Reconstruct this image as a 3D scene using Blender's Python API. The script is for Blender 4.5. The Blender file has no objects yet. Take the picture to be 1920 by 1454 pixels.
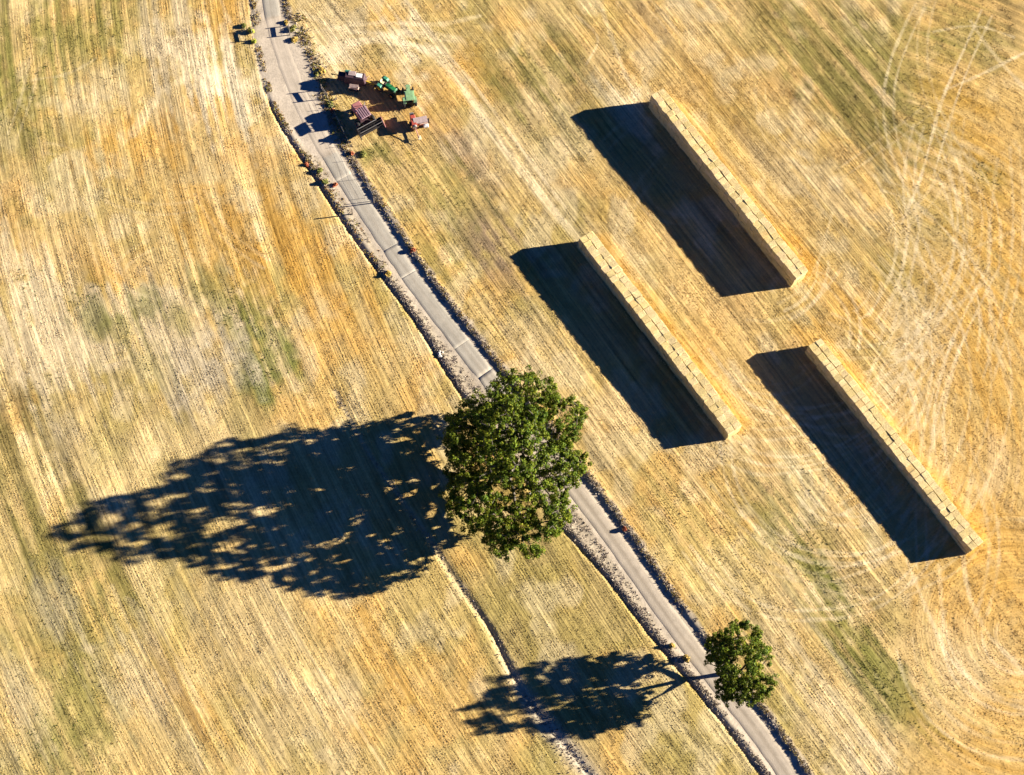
import bpy, bmesh, math, random
import numpy as np
from mathutils import Vector, Matrix

rnd = random.Random(7)
rng = np.random.default_rng(11)
sc = bpy.context.scene
COL = sc.collection

# ------------------------------------------------------------------ camera
CAM_H = 249.958
CAM_XY = np.array([-11.4182, -93.1636])
F = 2667.0                                   # focal length in photo pixels (50 mm on 36 mm)
nd = np.array([(830 - 960) / F, -(1720 - 727) / F, -1.0]); nd /= np.linalg.norm(nd)
upc = -nd
xa = np.array([1.0, 0, 0]) - upc[0] * upc; xa /= np.linalg.norm(xa)
ya = np.cross(upc, xa)
ROT = np.array([xa, ya, upc])                # camera axes -> world
cam_d = bpy.data.cameras.new('aerial_camera')
cam_d.sensor_width = 36.0
cam_d.lens = 50.0 * F / (1920 * 50 / 36)
cam_d.clip_start = 1.0
cam_d.clip_end = 9000.0
cam = bpy.data.objects.new('aerial_camera', cam_d)
COL.objects.link(cam)
M = Matrix([list(ROT[i]) + [0] for i in range(3)] + [[0, 0, 0, 1]])
M.translation = Vector((CAM_XY[0], CAM_XY[1], CAM_H))
cam.matrix_world = M
sc.camera = cam

# ------------------------------------------------------------------ light
SUN_EL = math.radians(15.9)
SUN_AZ = math.radians(9.8)                   # measured from +X towards +Y
world = bpy.data.worlds.new('World'); sc.world = world
world.use_nodes = True
wn = world.node_tree.nodes; wl = world.node_tree.links
wn.clear()
wo = wn.new('ShaderNodeOutputWorld'); wb = wn.new('ShaderNodeBackground'); sk = wn.new('ShaderNodeTexSky')
sk.sky_type = 'NISHITA'; sk.sun_disc = False
sk.sun_elevation = SUN_EL; sk.sun_rotation = math.radians(90) - SUN_AZ
sk.altitude = 3000.0; sk.air_density = 0.36; sk.dust_density = 0.0; sk.ozone_density = 10.0
wb.inputs['Strength'].default_value = 0.05
wl.new(sk.outputs[0], wb.inputs['Color']); wl.new(wb.outputs[0], wo.inputs['Surface'])
sd = bpy.data.lights.new('sun', 'SUN'); sd.energy = 5.0; sd.angle = math.radians(0.5); sd.color = (1.0, 0.90, 0.74)
so = bpy.data.objects.new('sun', sd); COL.objects.link(so)
sdir = Vector((math.cos(SUN_AZ) * math.cos(SUN_EL), math.sin(SUN_AZ) * math.cos(SUN_EL), math.sin(SUN_EL)))
so.rotation_euler = (-sdir).to_track_quat('-Z', 'Y').to_euler()
so.location = (80, 20, 60)
sc.view_settings.view_transform = 'Standard'; sc.view_settings.look = 'None'
sc.view_settings.exposure = 1.98; sc.view_settings.gamma = 1.0
sc.view_settings.use_curve_mapping = False
sc.cycles.max_bounces = 5; sc.cycles.diffuse_bounces = 2
sc.cycles.use_denoising = True

# ------------------------------------------------------------------ survey: where a spot of the photo lies on the ground, in metres
_c = ROT @ np.array([0, 0, -1.0])
def site(u, v, z=0.0):
    u = np.asarray(u, float); v = np.asarray(v, float)
    d = np.stack([(u - 960) / F, -(v - 727) / F, -np.ones_like(u)], -1) @ ROT.T
    t = (CAM_H - z) / -d[..., 2]
    return CAM_XY[0] + d[..., 0] * t, CAM_XY[1] + d[..., 1] * t
def pts(lst):
    a = np.array(lst, float)
    x, y = site(a[:, 0], a[:, 1])
    return np.stack([x, y], -1)
def S(u, v):
    x, y = site(u, v)
    return float(x), float(y)

# ------------------------------------------------------------------ numpy noise
_tab = np.random.default_rng(3).random((512, 512)).astype(np.float32)
def vn(x, y, seed=0):
    x = np.asarray(x, np.float64) + seed * 37.31; y = np.asarray(y, np.float64) + seed * 91.7
    ix = np.floor(x).astype(np.int64); iy = np.floor(y).astype(np.int64)
    fx = x - ix; fy = y - iy
    fx = fx * fx * (3 - 2 * fx); fy = fy * fy * (3 - 2 * fy)
    a = _tab[ix & 511, iy & 511]; b = _tab[(ix + 1) & 511, iy & 511]
    c = _tab[ix & 511, (iy + 1) & 511]; d = _tab[(ix + 1) & 511, (iy + 1) & 511]
    return (a * (1 - fx) + b * fx) * (1 - fy) + (c * (1 - fx) + d * fx) * fy
def fbm(x, y, seed=0, o=3):
    s = 0; a = 1; t = 0
    for k in range(o):
        s = s + a * vn(x * 2 ** k, y * 2 ** k, seed + k * 5); t += a; a *= 0.5
    return s / t
def ss(a, b, x):
    t = np.clip((x - a) / (b - a), 0, 1)
    return t * t * (3 - 2 * t)

# ------------------------------------------------------------------ lines of the place
def extend(P, far=2500):
    a = P[0] + (P[0] - P[1]) / np.linalg.norm(P[0] - P[1]) * far
    b = P[-1] + (P[-1] - P[-2]) / np.linalg.norm(P[-1] - P[-2]) * far
    return np.vstack([a, P, b])
def smooth(P, n=2):
    for _ in range(n):
        Q = [P[0]]
        for a, b in zip(P[:-1], P[1:]):
            Q += [a * .75 + b * .25, a * .25 + b * .75]
        P = np.array(Q + [P[-1]])
    return P
def relax(P, sig, step=1.5):
    seg = np.hypot(*np.diff(P, axis=0).T); cum = np.concatenate([[0], np.cumsum(seg)])
    t = np.arange(0, cum[-1], step); Q = np.stack([np.interp(t, cum, P[:, 0]), np.interp(t, cum, P[:, 1])], -1)
    n = int(3 * sig / step); k = np.exp(-.5 * (np.arange(-n, n + 1) * step / sig) ** 2); k /= k.sum()
    pre = Q[0] + (Q[0] - Q[1]) * np.arange(n, 0, -1)[:, None]; post = Q[-1] + (Q[-1] - Q[-2]) * np.arange(1, n + 1)[:, None]
    E_ = np.vstack([pre, Q, post])
    return np.stack([np.convolve(E_[:, i], k, 'valid') for i in (0, 1)], -1)[::2]
ROAD = relax(pts([(500, -60), (503, 0), (508, 40), (522, 80), (541, 135), (568, 200), (600, 265), (622, 300), (653, 345), (690, 400),
            (718, 440), (748, 492), (810, 575), (874, 657), (906, 697), (990, 800), (1077, 913), (1125, 975), (1162, 1025),
            (1197, 1075), (1227, 1125), (1258, 1165), (1294, 1215), (1345, 1278), (1398, 1340), (1440, 1393), (1478, 1454), (1520, 1520)]), 7.0)
LDIT = relax(pts([(462, -60), (466, 0), (472, 62), (479, 112), (489, 152), (506, 205), (540, 262), (566, 300), (592, 338), (620, 385), (650, 430),
            (700, 500), (745, 560), (790, 622), (830, 690), (862, 740), (905, 800), (985, 905), (1030, 965), (1067, 1010), (1110, 1052),
            (1150, 1102), (1168, 1124), (1198, 1168), (1230, 1207), (1295, 1283), (1323, 1320), (1360, 1363), (1418, 1443), (1470, 1515)]), 3.5)
GUL = smooth(pts([(628, 735), (655, 785), (690, 850), (740, 920), (800, 1000), (838, 1065), (880, 1125), (922, 1183), (950, 1245),
            (975, 1288), (1000, 1330), (1050, 1387), (1105, 1454), (1150, 1520)]), 1)
ROADX = extend(ROAD); LDITX = extend(LDIT)
def pdist(x, y, P):
    """signed distance to a polyline (positive on its east side) and distance along it"""
    x = np.asarray(x, np.float64); y = np.asarray(y, np.float64)
    best = np.full(x.shape, 1e18); sg = np.zeros(x.shape); al = np.zeros(x.shape); acc = 0.0
    for a, b in zip(P[:-1], P[1:]):
        d = b - a; L = np.hypot(*d)
        if L < 1e-9: continue
        px = x - a[0]; py = y - a[1]
        t = np.clip((px * d[0] + py * d[1]) / (L * L), 0, 1)
        dx = px - t * d[0]; dy = py - t * d[1]
        q = dx * dx + dy * dy
        m = q < best
        best = np.where(m, q, best)
        cr = d[0] * py - d[1] * px
        sg = np.where(m, np.sign(cr), sg)
        al = np.where(m, acc + t * L, al)
        acc += L
    return np.sqrt(best) * np.where(sg == 0, 1, sg), al

YARD = pts([(520, 70), (538, 130), (555, 180), (578, 235), (600, 275)])
YW = [5.2, 6.2, 5.6, 4.2, 2.6]
def yard_mask(x, y):
    m = np.zeros_like(np.asarray(x, float))
    for k in range(4):
        for t in (0, .33, .66, 1.0):
            c = YARD[k] * (1 - t) + YARD[k + 1] * t; w = YW[k] * (1 - t) + YW[k + 1] * t
            m = np.maximum(m, 1 - ss(w * .8, w * 1.05, np.hypot(x - c[0], y - c[1])))
    return m
ROAD_HALF = 1.75

def rowfield(x, y, sdl):
    """across coordinate of the drill rows (m), along coordinate, and how strongly rows read there"""
    D = -y
    g = 0.50 * D + 0.0011 * D * D
    g = np.where(D < 0, 0.50 * D + 0.0017 * D * D, g)
    g = np.where(np.abs(D) > 110, np.sign(D) * (55 + 0.7 * (np.abs(D) - 110)), g)
    fl = (x - g * (1 + 0.0014 * np.clip(x, -120, 60))) * 0.87
    fr = x * .829 + y * .559 + 1.3 * (fbm(x / 45, y / 45, 21, 2) - .5)
    f = np.where(sdl > 0, fr + 400, fl)
    al = np.where(sdl > 0, x * .559 - y * .829, x * .45 - y * .89)
    cx, cy = S(1520, 800)
    qx, qy = S(1915, 1190)
    r = np.where(y < S(1800, 960)[1], np.hypot(x - qx, y - qy) + 40, np.hypot(x - cx, (y - cy)))
    x0, _ = S(1690, 800)
    hb = ss(-4, 5, x - x0 - 0.10 * y + 5 * (fbm(x / 14, y / 14, 33, 2) - .5)) * (sdl > 0)
    return f, al, r + 900, hb

# colour patches that belong to the crop and soil: (u, v, rx, ry in m, tilt of long axis from vertical in degrees, kind, strength)
PATCH = [
 (110, 70, 12, 11, 15, 'olive', .75), (190, 90, 7, 9, 15, 'olive', .5), (60, 190, 6, 9, 18, 'green', .5), (30, 230, 6, 9, 15, 'olive', .4), (250, 20, 9, 5, 15, 'olive', .5),
 (440, 585, 4, 8, 30, 'green', .85), (480, 705, 4.5, 5, 30, 'green', 1.0), (510, 660, 3, 4, 30, 'green', .5), (160, 560, 4, 4, 20, 'green', .55), (45, 540, 3, 4, 25, 'green', .5),
 (30, 745, 6, 9, 20, 'brown', .8), (90, 720, 5, 6, 20, 'olive', .5), (105, 1040, 6, 7, 25, 'olive', .65), (130, 1190, 9, 8, 25, 'olive', .6), (60, 1150, 6, 10, 25, 'olive', .4),
 (90, 1385, 7, 7, 25, 'green', .5), (160, 1330, 5, 8, 25, 'olive', .5), (20, 880, 6, 8, 20, 'olive', .35), (200, 1250, 5, 8, 25, 'olive', .4), (350, 1000, 5, 8, 25, 'olive', .3),
 (905, 430, 4, 6, 35, 'mauve', .9), (870, 300, 4, 10, 35, 'mauve', .6), (850, 360, 5, 9, 35, 'olive', .6), (800, 480, 4, 6, 35, 'olive', .5), (960, 500, 5, 5, 35, 'mauve', .4),
 (705, 285, 3, 3, 20, 'green', .7), (1010, 130, 8, 5, 40, 'olive', .6), (930, 100, 5, 4, 40, 'olive', .4), (1080, 230, 6, 7, 40, 'olive', .35),
 (1545, 1080, 3.2, 9, 33, 'green', .9), (1600, 1200, 5, 9, 33, 'olive', .85), (1660, 1290, 4.5, 8, 33, 'green', .7), (1690, 1310, 4, 7, 30, 'olive', .7), (1530, 1010, 5, 6, 35, 'olive', .6), (1480, 930, 6, 5, 38, 'olive', .6), (1600, 1060, 3, 9, 33, 'brown', .5),
 (1560, 80, 9, 9, 42, 'olive', .5), (1690, 110, 10, 9, 42, 'olive', .5), (1600, 190, 8, 8, 40, 'olive', .5), (1740, 230, 7, 8, 40, 'olive', .55), (1830, 60, 7, 6, 40, 'olive', .6), (1900, 30, 4, 4, 0, 'brown', .7), (1420, 60, 8, 6, 42, 'olive', .35),
 (1850, 330, 3, 4, 40, 'green', .6), (1700, 530, 5, 7, 36, 'olive', .5), (1640, 640, 6, 5, 36, 'olive', .35), (1750, 420, 6, 8, 36, 'olive', .35), (1240, 40, 10, 5, 40, 'pale', .4),
 (1150, 480, 6, 5, 35, 'pale', .3), (1000, 640, 5, 6, 36, 'pale', .35), (1650, 1420, 5, 4, 30, 'pale', .6),
 (245, 275, 9, 5, 10, 'orange', .7), (380, 190, 5, 4, 10, 'orange', .65), (430, 210, 4, 4, 10, 'orange', .6), (230, 240, 6, 4, 10, 'orange', .4), (420, 470, 6, 9, 25, 'orange', .7), (560, 470, 5, 9, 28, 'orange', .9), (520, 400, 5, 7, 26, 'orange', .5), (600, 540, 5, 7, 28, 'orange', .6), (660, 620, 4, 6, 30, 'orange', .4),
 (405, 20, 4, 5, 3, 'orange', .7), (440, 40, 2, 6, 3, 'orange', .6), (340, 400, 5, 6, 24, 'orange', .5), (30, 480, 6, 7, 22, 'orange', .5), (200, 520, 6, 6, 22, 'orange', .4), (590, 1150, 2, 6, 38, 'orange', .6), (700, 1230, 3, 9, 38, 'orange', .7), (400, 1370, 2, 6, 35, 'orange', .6), (330, 1290, 2, 6, 35, 'orange', .5),
 (1480, 470, 3, 5, 35, 'orange', .8), (1560, 560, 5, 8, 36, 'orange', .5), (1640, 580, 4, 6, 36, 'orange', .6), (1400, 985, 1.4, .9, 60, 'orange', 1.0), (1530, 640, 3, 4, 36, 'orange', .6),
 (1800, 560, 8, 12, 10, 'orange', .5), (1870, 420, 7, 14, 5, 'orange', .65), (1880, 700, 6, 14, 0, 'orange', .65), (1880, 960, 6, 14, -5, 'orange', .6), (1840, 1150, 8, 9, -20, 'orange', .5), (1900, 1350, 6, 8, -30, 'orange', .6), (1780, 180, 5, 6, 0, 'orange', .5), (1760, 1380, 6, 5, -30, 'orange', .35), (1830, 250, 4, 6, 30, 'orange', .5),
 (860, 130, 7, 3, 60, 'orange', .5), (700, 190, 8, 6, 20, 'orange', .4), (760, 250, 5, 5, 30, 'orange', .4), (650, 200, 4, 4, 20, 'yellow', .5), (700, 290, 5, 4, 30, 'olive', .6), (1180, 60, 6, 4, 40, 'orange', .35), (1330, 150, 4, 9, 38, 'orange', .4),
 (400, 150, 10, 5, -60, 'white', .9), (440, 165, 6, 5, -60, 'white', .9), (350, 110, 7, 5, -50, 'white', .6), (330, 90, 5, 8, 10, 'pale', .6), (300, 60, 4, 9, 10, 'pale', .5), (140, 190, 6, 4, 10, 'pale', .5), (200, 150, 7, 4, -30, 'pale', .4),
 (80, 600, 13, 5, -70, 'pale', .85), (60, 660, 9, 6, 20, 'pale', .7), (260, 590, 7, 5, 30, 'pale', .7), (320, 640, 10, 8, 30, 'pale', .75), (400, 690, 6, 6, 30, 'grey', .7), (150, 640, 9, 5, 20, 'pale', .7), (270, 570, 2.5, 3, 30, 'green', .5), (230, 620, 2.5, 3, 30, 'olive', .6), (340, 600, 2, 3, 30, 'olive', .6), (175, 600, 2.5, 2.5, 30, 'green', .5), (380, 540, 3, 3, 30, 'olive', .6), (280, 690, 2.5, 4, 30, 'olive', .5), (100, 1140, 4, 5, 25, 'grey', .4), (250, 1270, 4, 7, 30, 'pale', .5), (460, 1150, 7, 9, 32, 'pale', .3), (560, 1330, 9, 6, 38, 'pale', .3), (30, 1330, 4, 8, 25, 'pale', .5),
 (760, 85, 10, 4, -70, 'white', .7), (620, 110, 4, 4, 0, 'white', .7), (650, 80, 6, 4, 80, 'pale', .5), (820, 100, 6, 3, -60, 'pale', .5), (1180, 200, 3, 6, 38, 'white', .5), (1510, 930, 4, 6, 38, 'pale', .4), (1720, 620, 5, 7, 0, 'pale', .4), (1560, 350, 6, 8, 38, 'pale', .35), (1450, 330, 6, 6, 38, 'pale', .3), (1820, 1240, 7, 5, 0, 'pale', .35), (1880, 880, 3, 5, 0, 'pale', .4), (1360, 1050, 5, 12, 36, 'yellow', .5), (1280, 960, 4, 8, 36, 'yellow', .5), (1460, 1180, 4, 8, 34, 'pale', .4), (1560, 1340, 5, 8, 34, 'pale', .5), (1240, 1050, 3, 8, 36, 'yellow', .5),
]
KIND = {'olive': (.255, .22, .065), 'green': (.155, .165, .04), 'brown': (.24, .17, .07), 'mauve': (.27, .19, .125), 'orange': (.58, .335, .075),
        'pale': (.62, .50, .30), 'white': (.76, .64, .42), 'grey': (.47, .40, .28), 'yellow': (.56, .42, .15)}
# worn wheel tracks: pixel polylines, half width m, strength, kind
TRACK = [
 ([(600, 95), (680, 75), (760, 78), (830, 110), (880, 180), (930, 260), (1000, 350), (1085, 450)], .9, .75, 'white'),
 ([(760, 60), (850, 110), (905, 180), (985, 290), (1060, 390)], .35, .6, 'white'),
 ([(560, 20), (640, 60), (720, 62), (800, 95)], .5, .5, 'white'),
 ([(1130, 20), (1160, 110), (1190, 180)], .4, .5, 'white'), ([(1180, 190), (1200, 215), (1185, 150)], 1.2, .4, 'white'),
 ([(1080, 30), (1130, 70), (1100, 120)], .3, .5, 'white'),
 ([(1840, 20), (1800, 110), (1760, 200), (1730, 330), (1690, 420)], .3, .7, 'white'), ([(1860, 30), (1822, 110), (1788, 200), (1750, 330)], .25, .6, 'white'),
 ([(1820, 40), (1860, 100), (1920, 165)], .4, .5, 'white'), ([(1770, 170), (1840, 140), (1920, 100)], .3, .6, 'white'), ([(1750, 60), (1830, 45), (1900, 70)], .25, .5, 'white'),
 ([(1530, 640), (1600, 655), (1680, 640), (1760, 600), (1860, 520)], .35, .45, 'pale'), ([(1500, 690), (1610, 668), (1700, 680), (1790, 640)], .3, .45, 'pale'),
 ([(1460, 570), (1510, 540), (1540, 480), (1560, 400)], .3, .5, 'pale'), ([(1400, 600), (1450, 605), (1530, 570), (1580, 500)], .3, .45, 'pale'),
 ([(1440, 850), (1500, 850), (1530, 900), (1500, 950)], .3, .5, 'pale'), ([(1420, 830), (1520, 820), (1560, 900), (1510, 980)], .3, .4, 'pale'),
 ([(1820, 900), (1800, 1040), (1830, 1170), (1920, 1260)], .4, .5, 'white'), ([(1760, 1060), (1770, 1200), (1830, 1300), (1920, 1330)], .35, .45, 'white'),
 ([(1700, 1050), (1760, 1200), (1790, 1250), (1830, 1280)], .35, .6, 'white'), ([(1870, 300), (1850, 460), (1860, 620), (1900, 760)], .4, .45, 'pale'), ([(1910, 430), (1790, 480), (1700, 560)], .3, .4, 'pale'),
 ([(250, 250), (300, 170), (390, 130), (470, 170)], 1.0, .5, 'white'), ([(290, 40), (330, 110), (430, 140)], .8, .5, 'white'), ([(600, 130), (640, 85), (740, 60), (860, 75)], 1.0, .5, 'white'), ([(590, 60), (700, 40), (820, 50), (900, 30)], .5, .45, 'white'),
 ([(30, 520), (55, 510), (70, 525), (40, 535)], .3, .6, 'white'), ([(170, 620), (200, 650), (250, 620), (240, 670), (200, 680)], .3, .5, 'yellow'),
 ([(470, 90), (440, 60), (420, 20), (410, -20)], .4, .4, 'white'), ([(250, 250), (210, 300), (200, 380)], .3, .35, 'pale'), ([(60, 150), (130, 140), (180, 110)], .3, .35, 'white'),
 ([(380, 430), (430, 500), (450, 560)], .3, .35, 'pale'), ([(120, 320), (180, 420), (230, 520)], .35, .35, 'pale'), ([(255, 1080), (300, 1180), (360, 1290), (420, 1400)], .3, .4, 'pale'), ([(210, 1100), (250, 1190), (330, 1330), (380, 1440)], .3, .4, 'white'),
 ([(480, 1080), (560, 1200), (650, 1330), (720, 1440)], .25, .35, 'white'),
 ([(1470, 1200), (1510, 1270), (1600, 1400)], .3, .5, 'white'), ([(1560, 1310), (1640, 1390), (1680, 1440)], .3, .45, 'white'),
]
for k_, rr_ in enumerate((48, 74, 95, 124, 150, 182, 205, 236)):
    TRACK.append(([(1915 + rr_ * math.cos(math.radians(a_)), 1190 + rr_ * math.sin(math.radians(a_))) for a_ in range(70 + 7 * (k_ % 3), 205 - 9 * (k_ % 4), 12)], .28, .42 + .1 * (k_ % 3), ('pale', 'white', 'yellow')[k_ % 3]))
for k_, rr_ in enumerate((215, 262, 300, 338)):
    TRACK.append(([(1560 + rr_ * math.cos(math.radians(a_)), 720 + rr_ * 1.1 * math.sin(math.radians(a_))) for a_ in range(-60, 62, 12)], .25, .40, ('pale', 'white')[k_ % 2]))
tr = random.Random(21)
def pair(P, s_, kind, gauge=9.5):
    P = np.array(P, float); d = np.gradient(P, axis=0); d /= np.linalg.norm(d, axis=1, keepdims=True) + 1e-9
    nn = np.stack([-d[:, 1], d[:, 0]], 1)
    for q in (-1, 1): TRACK.append(([tuple(p) for p in P + nn * gauge * q], .26, s_ * tr.uniform(.7, 1.1), kind))
for _ in range(30):      # turns round the stack rows
    cx, cy = tr.uniform(1440, 1640), tr.uniform(420, 900); r_ = tr.uniform(60, 330); a0 = tr.uniform(-80, 60); sw = tr.uniform(60, 140)
    if cx + r_ < 1500: continue
    pair([(cx + r_ * math.cos(math.radians(a_)), cy + r_ * tr.uniform(.98, 1.02) * math.sin(math.radians(a_))) for a_ in np.linspace(a0, a0 + sw, 12)], tr.uniform(.35, .6), tr.choice(('pale', 'white', 'white')))
for _ in range(12):      # up and down the headland
    x_ = tr.uniform(1700, 1930); b_ = tr.uniform(-.25, .25); y_ = tr.uniform(-60, 900); n_ = tr.uniform(250, 600); c_ = tr.uniform(-90, 90)
    pair([(x_ + b_ * (k * n_ / 9) + c_ * math.sin(k / 9 * 3.1), y_ + k * n_ / 9) for k in range(10)], tr.uniform(.35, .65), tr.choice(('pale', 'white', 'white')))
for _ in range(9):      # across the top right
    x_ = tr.uniform(1150, 1800); y_ = tr.uniform(-20, 330); a_ = math.radians(tr.uniform(20, 160)); n_ = tr.uniform(120, 330); c_ = tr.uniform(-50, 50)
    pair([(x_ + math.cos(a_) * k * n_ / 8 - math.sin(a_) * c_ * math.sin(k / 8 * 3.1), y_ + math.sin(a_) * k * n_ / 8 + math.cos(a_) * c_ * math.sin(k / 8 * 3.1)) for k in range(9)], tr.uniform(.3, .55), tr.choice(('pale', 'white')))
for _ in range(9):      # faint loops in the upper left field
    x_ = tr.uniform(0, 420); y_ = tr.uniform(-20, 560); a_ = math.radians(tr.uniform(0, 180)); n_ = tr.uniform(90, 220); c_ = tr.uniform(-50, 50)
    pair([(x_ + math.cos(a_) * k * n_ / 8 - math.sin(a_) * c_ * math.sin(k / 8 * 3.1), y_ + math.sin(a_) * k * n_ / 8 + math.cos(a_) * c_ * math.sin(k / 8 * 3.1)) for k in range(9)], tr.uniform(.25, .42), tr.choice(('pale', 'white')))
# orange glow is painted on the ground along the sunny foot of each stack
STACKS = []       # filled below: (A, B, width, layers, bale height)
for a, b, w, n, bh, at, ao, b1, b2 in [
    ((1214.9, 201.4), (1482.6, 539.3), 3.05, 4, 1.03, 0, 0, 0, 0),
    ((1082.5, 464.4), (1360.0, 826.2), 3.1, 4, .89, 0, 0, 0, 0),
    ((1508.3, 661.3), (1810.9, 1040.3), 2.9, 3, 1.03, 0, 0, 0, 0)]:
    STACKS.append((np.array(S(*a)), np.array(S(*b)), w, n, bh))

def masks(x, y):
    sdr, alr = pdist(x, y, ROADX)
    sdl, _ = pdist(x, y, LDITX)
    sdg, alg = pdist(x, y, GUL)
    return sdr, sdl, np.abs(sdg), alr, sdg

EDGE_R = 1.05      # how far past the lane edge the right bank stands
def terrain(x, y, mk=None):
    sdr, sdl, gul, alr, sdg = mk or masks(x, y)
    yd = yard_mask(x, y)
    jag = 0.55 * (fbm(x / 1.1, y / 1.1, 40, 2) - .5)
    z = 0.16 * (fbm(x / 14, y / 14, 1, 2) - .5)
    z = z + 0.10 * (fbm(x / 1.7, y / 1.7, 2, 2) - .5)
    # left ditch: dips from the verge, steep wall up to the field
    dl = sdl + jag * .5
    far_up = ss(66, 58, y)                                    # ditch peters out towards the top gate
    z = z - (0.30 * np.exp(-(np.clip(dl - .1, 0, 9) / .5) ** 2) * (dl > 0) + 0.30 * ss(-.3, .0, dl) * (dl <= 0)) * (0.35 + .65 * far_up)
    z = z + 0.12 * np.exp(-((dl - 1.2) / .7) ** 2) * far_up
    # right bank: the field stands above the lane
    dr = sdr - ROAD_HALF - EDGE_R - jag
    field_r = ss(-.3, .35, dr)
    up_r = 1 - .75 * ss(S(0, 345)[1], S(0, 300)[1], y)
    z = z + np.where(sdr > 0, (0.24 * field_r + .08 * np.exp(-((dr - .6) / .7) ** 2)) * (1 - yd) * up_r, 0) * np.exp(-np.clip(dr, 0, 40) / 18)
    # lane
    rm = 1 - ss(ROAD_HALF - .1, ROAD_HALF + .6, np.abs(sdr))
    z = z * (1 - rm) - 0.02 * rm
    z = z * (1 - .7 * yd)
    # washed gully in the lower left field
    gx, gy = S(690, 850)
    dep = .05 + .14 * ss(-15, -38, y) + .16 * ss(-38, -46, y) - .2 * ss(-56, -62, y)
    z = z - np.exp(-(gul / .5) ** 2) * dep - .08 * np.exp(-(gul / 1.4) ** 2)
    return z

def crop(x, y, mk=None):
    """colour of soil and straw there, plus how much stubble stands, and the row coordinates"""
    sdr, sdl, gul, alr, sdg = mk or masks(x, y)
    f, al, ring, hb = rowfield(x, y, sdl)
    base = np.empty(x.shape + (3,)); base[:] = (.50, .36, .142)
    n1 = fbm(x / 22, y / 22, 51, 3)[..., None]; n2 = fbm(x / 9, y / 9, 61, 3)[..., None]
    lo = np.array((.40, .315, .11)); hi = np.array((.63, .49, .25))
    base = base + (hi - base) * ss(.5, .75, n1) * .7 + (lo - base) * ss(.5, .25, n1) * .6
    n3 = fbm(x / 13 + 40, y / 16, 67, 4)[..., None]; n4 = fbm(x / 5.5, y / 7, 68, 3)[..., None]
    base = base + (np.array((.59, .35, .10)) - base) * ss(.52, .72, n2) * .5
    rt = (ss(5, 40, x) * ss(-60, -20, y))[..., None]
    base = base + (np.array((.52, .345, .13)) - base) * rt * .5
    base = base + (np.array((.29, .245, .075)) - base) * ss(.50, .72, n3) * (.55 - .25 * rt)
    base = base + (np.array((.60, .50, .31)) - base) * ss(.54, .72, n4) * .45
    base = base + (np.array((.40, .295, .175)) - base) * ss(.46, .30, n4) * .18
    # warm the far right headland, cool the lower left
    base = base + (np.array((.54, .36, .125)) - base) * (hb * .45)[..., None]
    lx = ss(0, -60, x) * ss(0, -45, y)
    base = base + (np.array((.52, .39, .15)) - base) * (lx * .5)[..., None]
    # broad passes of the combine
    calm = .35 + .95 * ss(.38, .66, fbm(x / 26, y / 26, 77, 2))
    def passes(q):
        return vn(q / 1.9, al / 60, 70), vn(q / .95, al / 30, 71), vn(q / 5.2, al / 70, 72)
    b1, b2, b3 = [p_ * (1 - hb) + q_ * hb for p_, q_ in zip(passes(f), passes(ring))]
    st = ((b1 - .5) * .28 + (b2 - .5) * .34) * calm + (b3 - .5) * .20
    wob = fbm(x / 2.2, y / 2.2, 75, 2)
    for u, v, rx, ry, tilt, kind, s in PATCH:
        cx, cy = S(u, v)
        t = math.radians(tilt); rx, ry, s = rx * 1.2, ry * 1.2, min(1, s * 1.15)
        ax, ay = math.sin(t), -math.cos(t)            # long axis, pointing down the picture
        dx, dy = x - cx, y - cy
        l = (dx * ax + dy * ay) / ry; w = (dx * -ay + dy * ax) / rx
        q = np.sqrt(l * l + w * w)
        sel = q < 1.9
        if not sel.any(): continue
        m = np.zeros(x.shape)
        br = wob[sel] - .5 + (b2[sel] - .5) * 1.3 + (b1[sel] - .5) * .9
        m[sel] = (1 - ss(.1, 1.45, q[sel] + br * 1.1)) * s * (.72 if kind == 'orange' else 1)
        base = base + (np.array(KIND[kind]) - base) * m[..., None]
    trk = np.zeros(x.shape)
    for P, hw, s, kind in TRACK:
        P = smooth(pts(P), 2 if len(P) < 7 else 1)
        lo2 = P.min(0) - 4; hi2 = P.max(0) + 4
        sel = (x > lo2[0]) & (x < hi2[0]) & (y > lo2[1]) & (y < hi2[1])
        if not sel.any(): continue
        d, a_ = pdist(x[sel], y[sel], P)
        m = np.zeros(x.shape)
        m[sel] = (1 - ss(hw * .5, hw * 1.5, np.abs(d) + .5 * (wob[sel] - .5))) * s * (.45 + .8 * vn(a_ / 3.1, d, 80))
        m = np.clip(m * .72, 0, .8)
        base = base + (np.array(KIND[kind]) - base) * m[..., None]
        trk = np.maximum(trk, m)
    for A, B, w, n, bh in STACKS:
        d = (B - A) / np.linalg.norm(B - A); nrm = np.array((-d[1], d[0]))
        l = (x - A[0]) * d[0] + (y - A[1]) * d[1]; q = (x - A[0]) * nrm[0] + (y - A[1]) * nrm[1]
        m = ss(-1, 1, l) * ss(49.5, 47.5, l) * ss(w - .8, w, q) * (1 - ss(w + 1.0, w + 4.5, q + 2.5 * (wob - .5)))
        base = base + (np.array((.64, .37, .08)) - base) * (m * .6)[..., None]  # orange glow beside the stack, painted into the ground colour
    # row streaks darken and lighten whatever colour is there
    base = base * (1 + st * (1 - .4 * hb) * (1 - trk * .6))[..., None]
    dens = np.clip(1 - trk * 1.1, 0, 1)
    # verges, yard, lane bed, gully
    verge_l = ss(-.1, .3, sdl + .5 * (wob - .5)) * (sdr < 0)
    verge_r = (sdr > 0) * (1 - ss(ROAD_HALF + 1.6, ROAD_HALF + 2.5, sdr + 1.6 * (wob - .5)))
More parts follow.
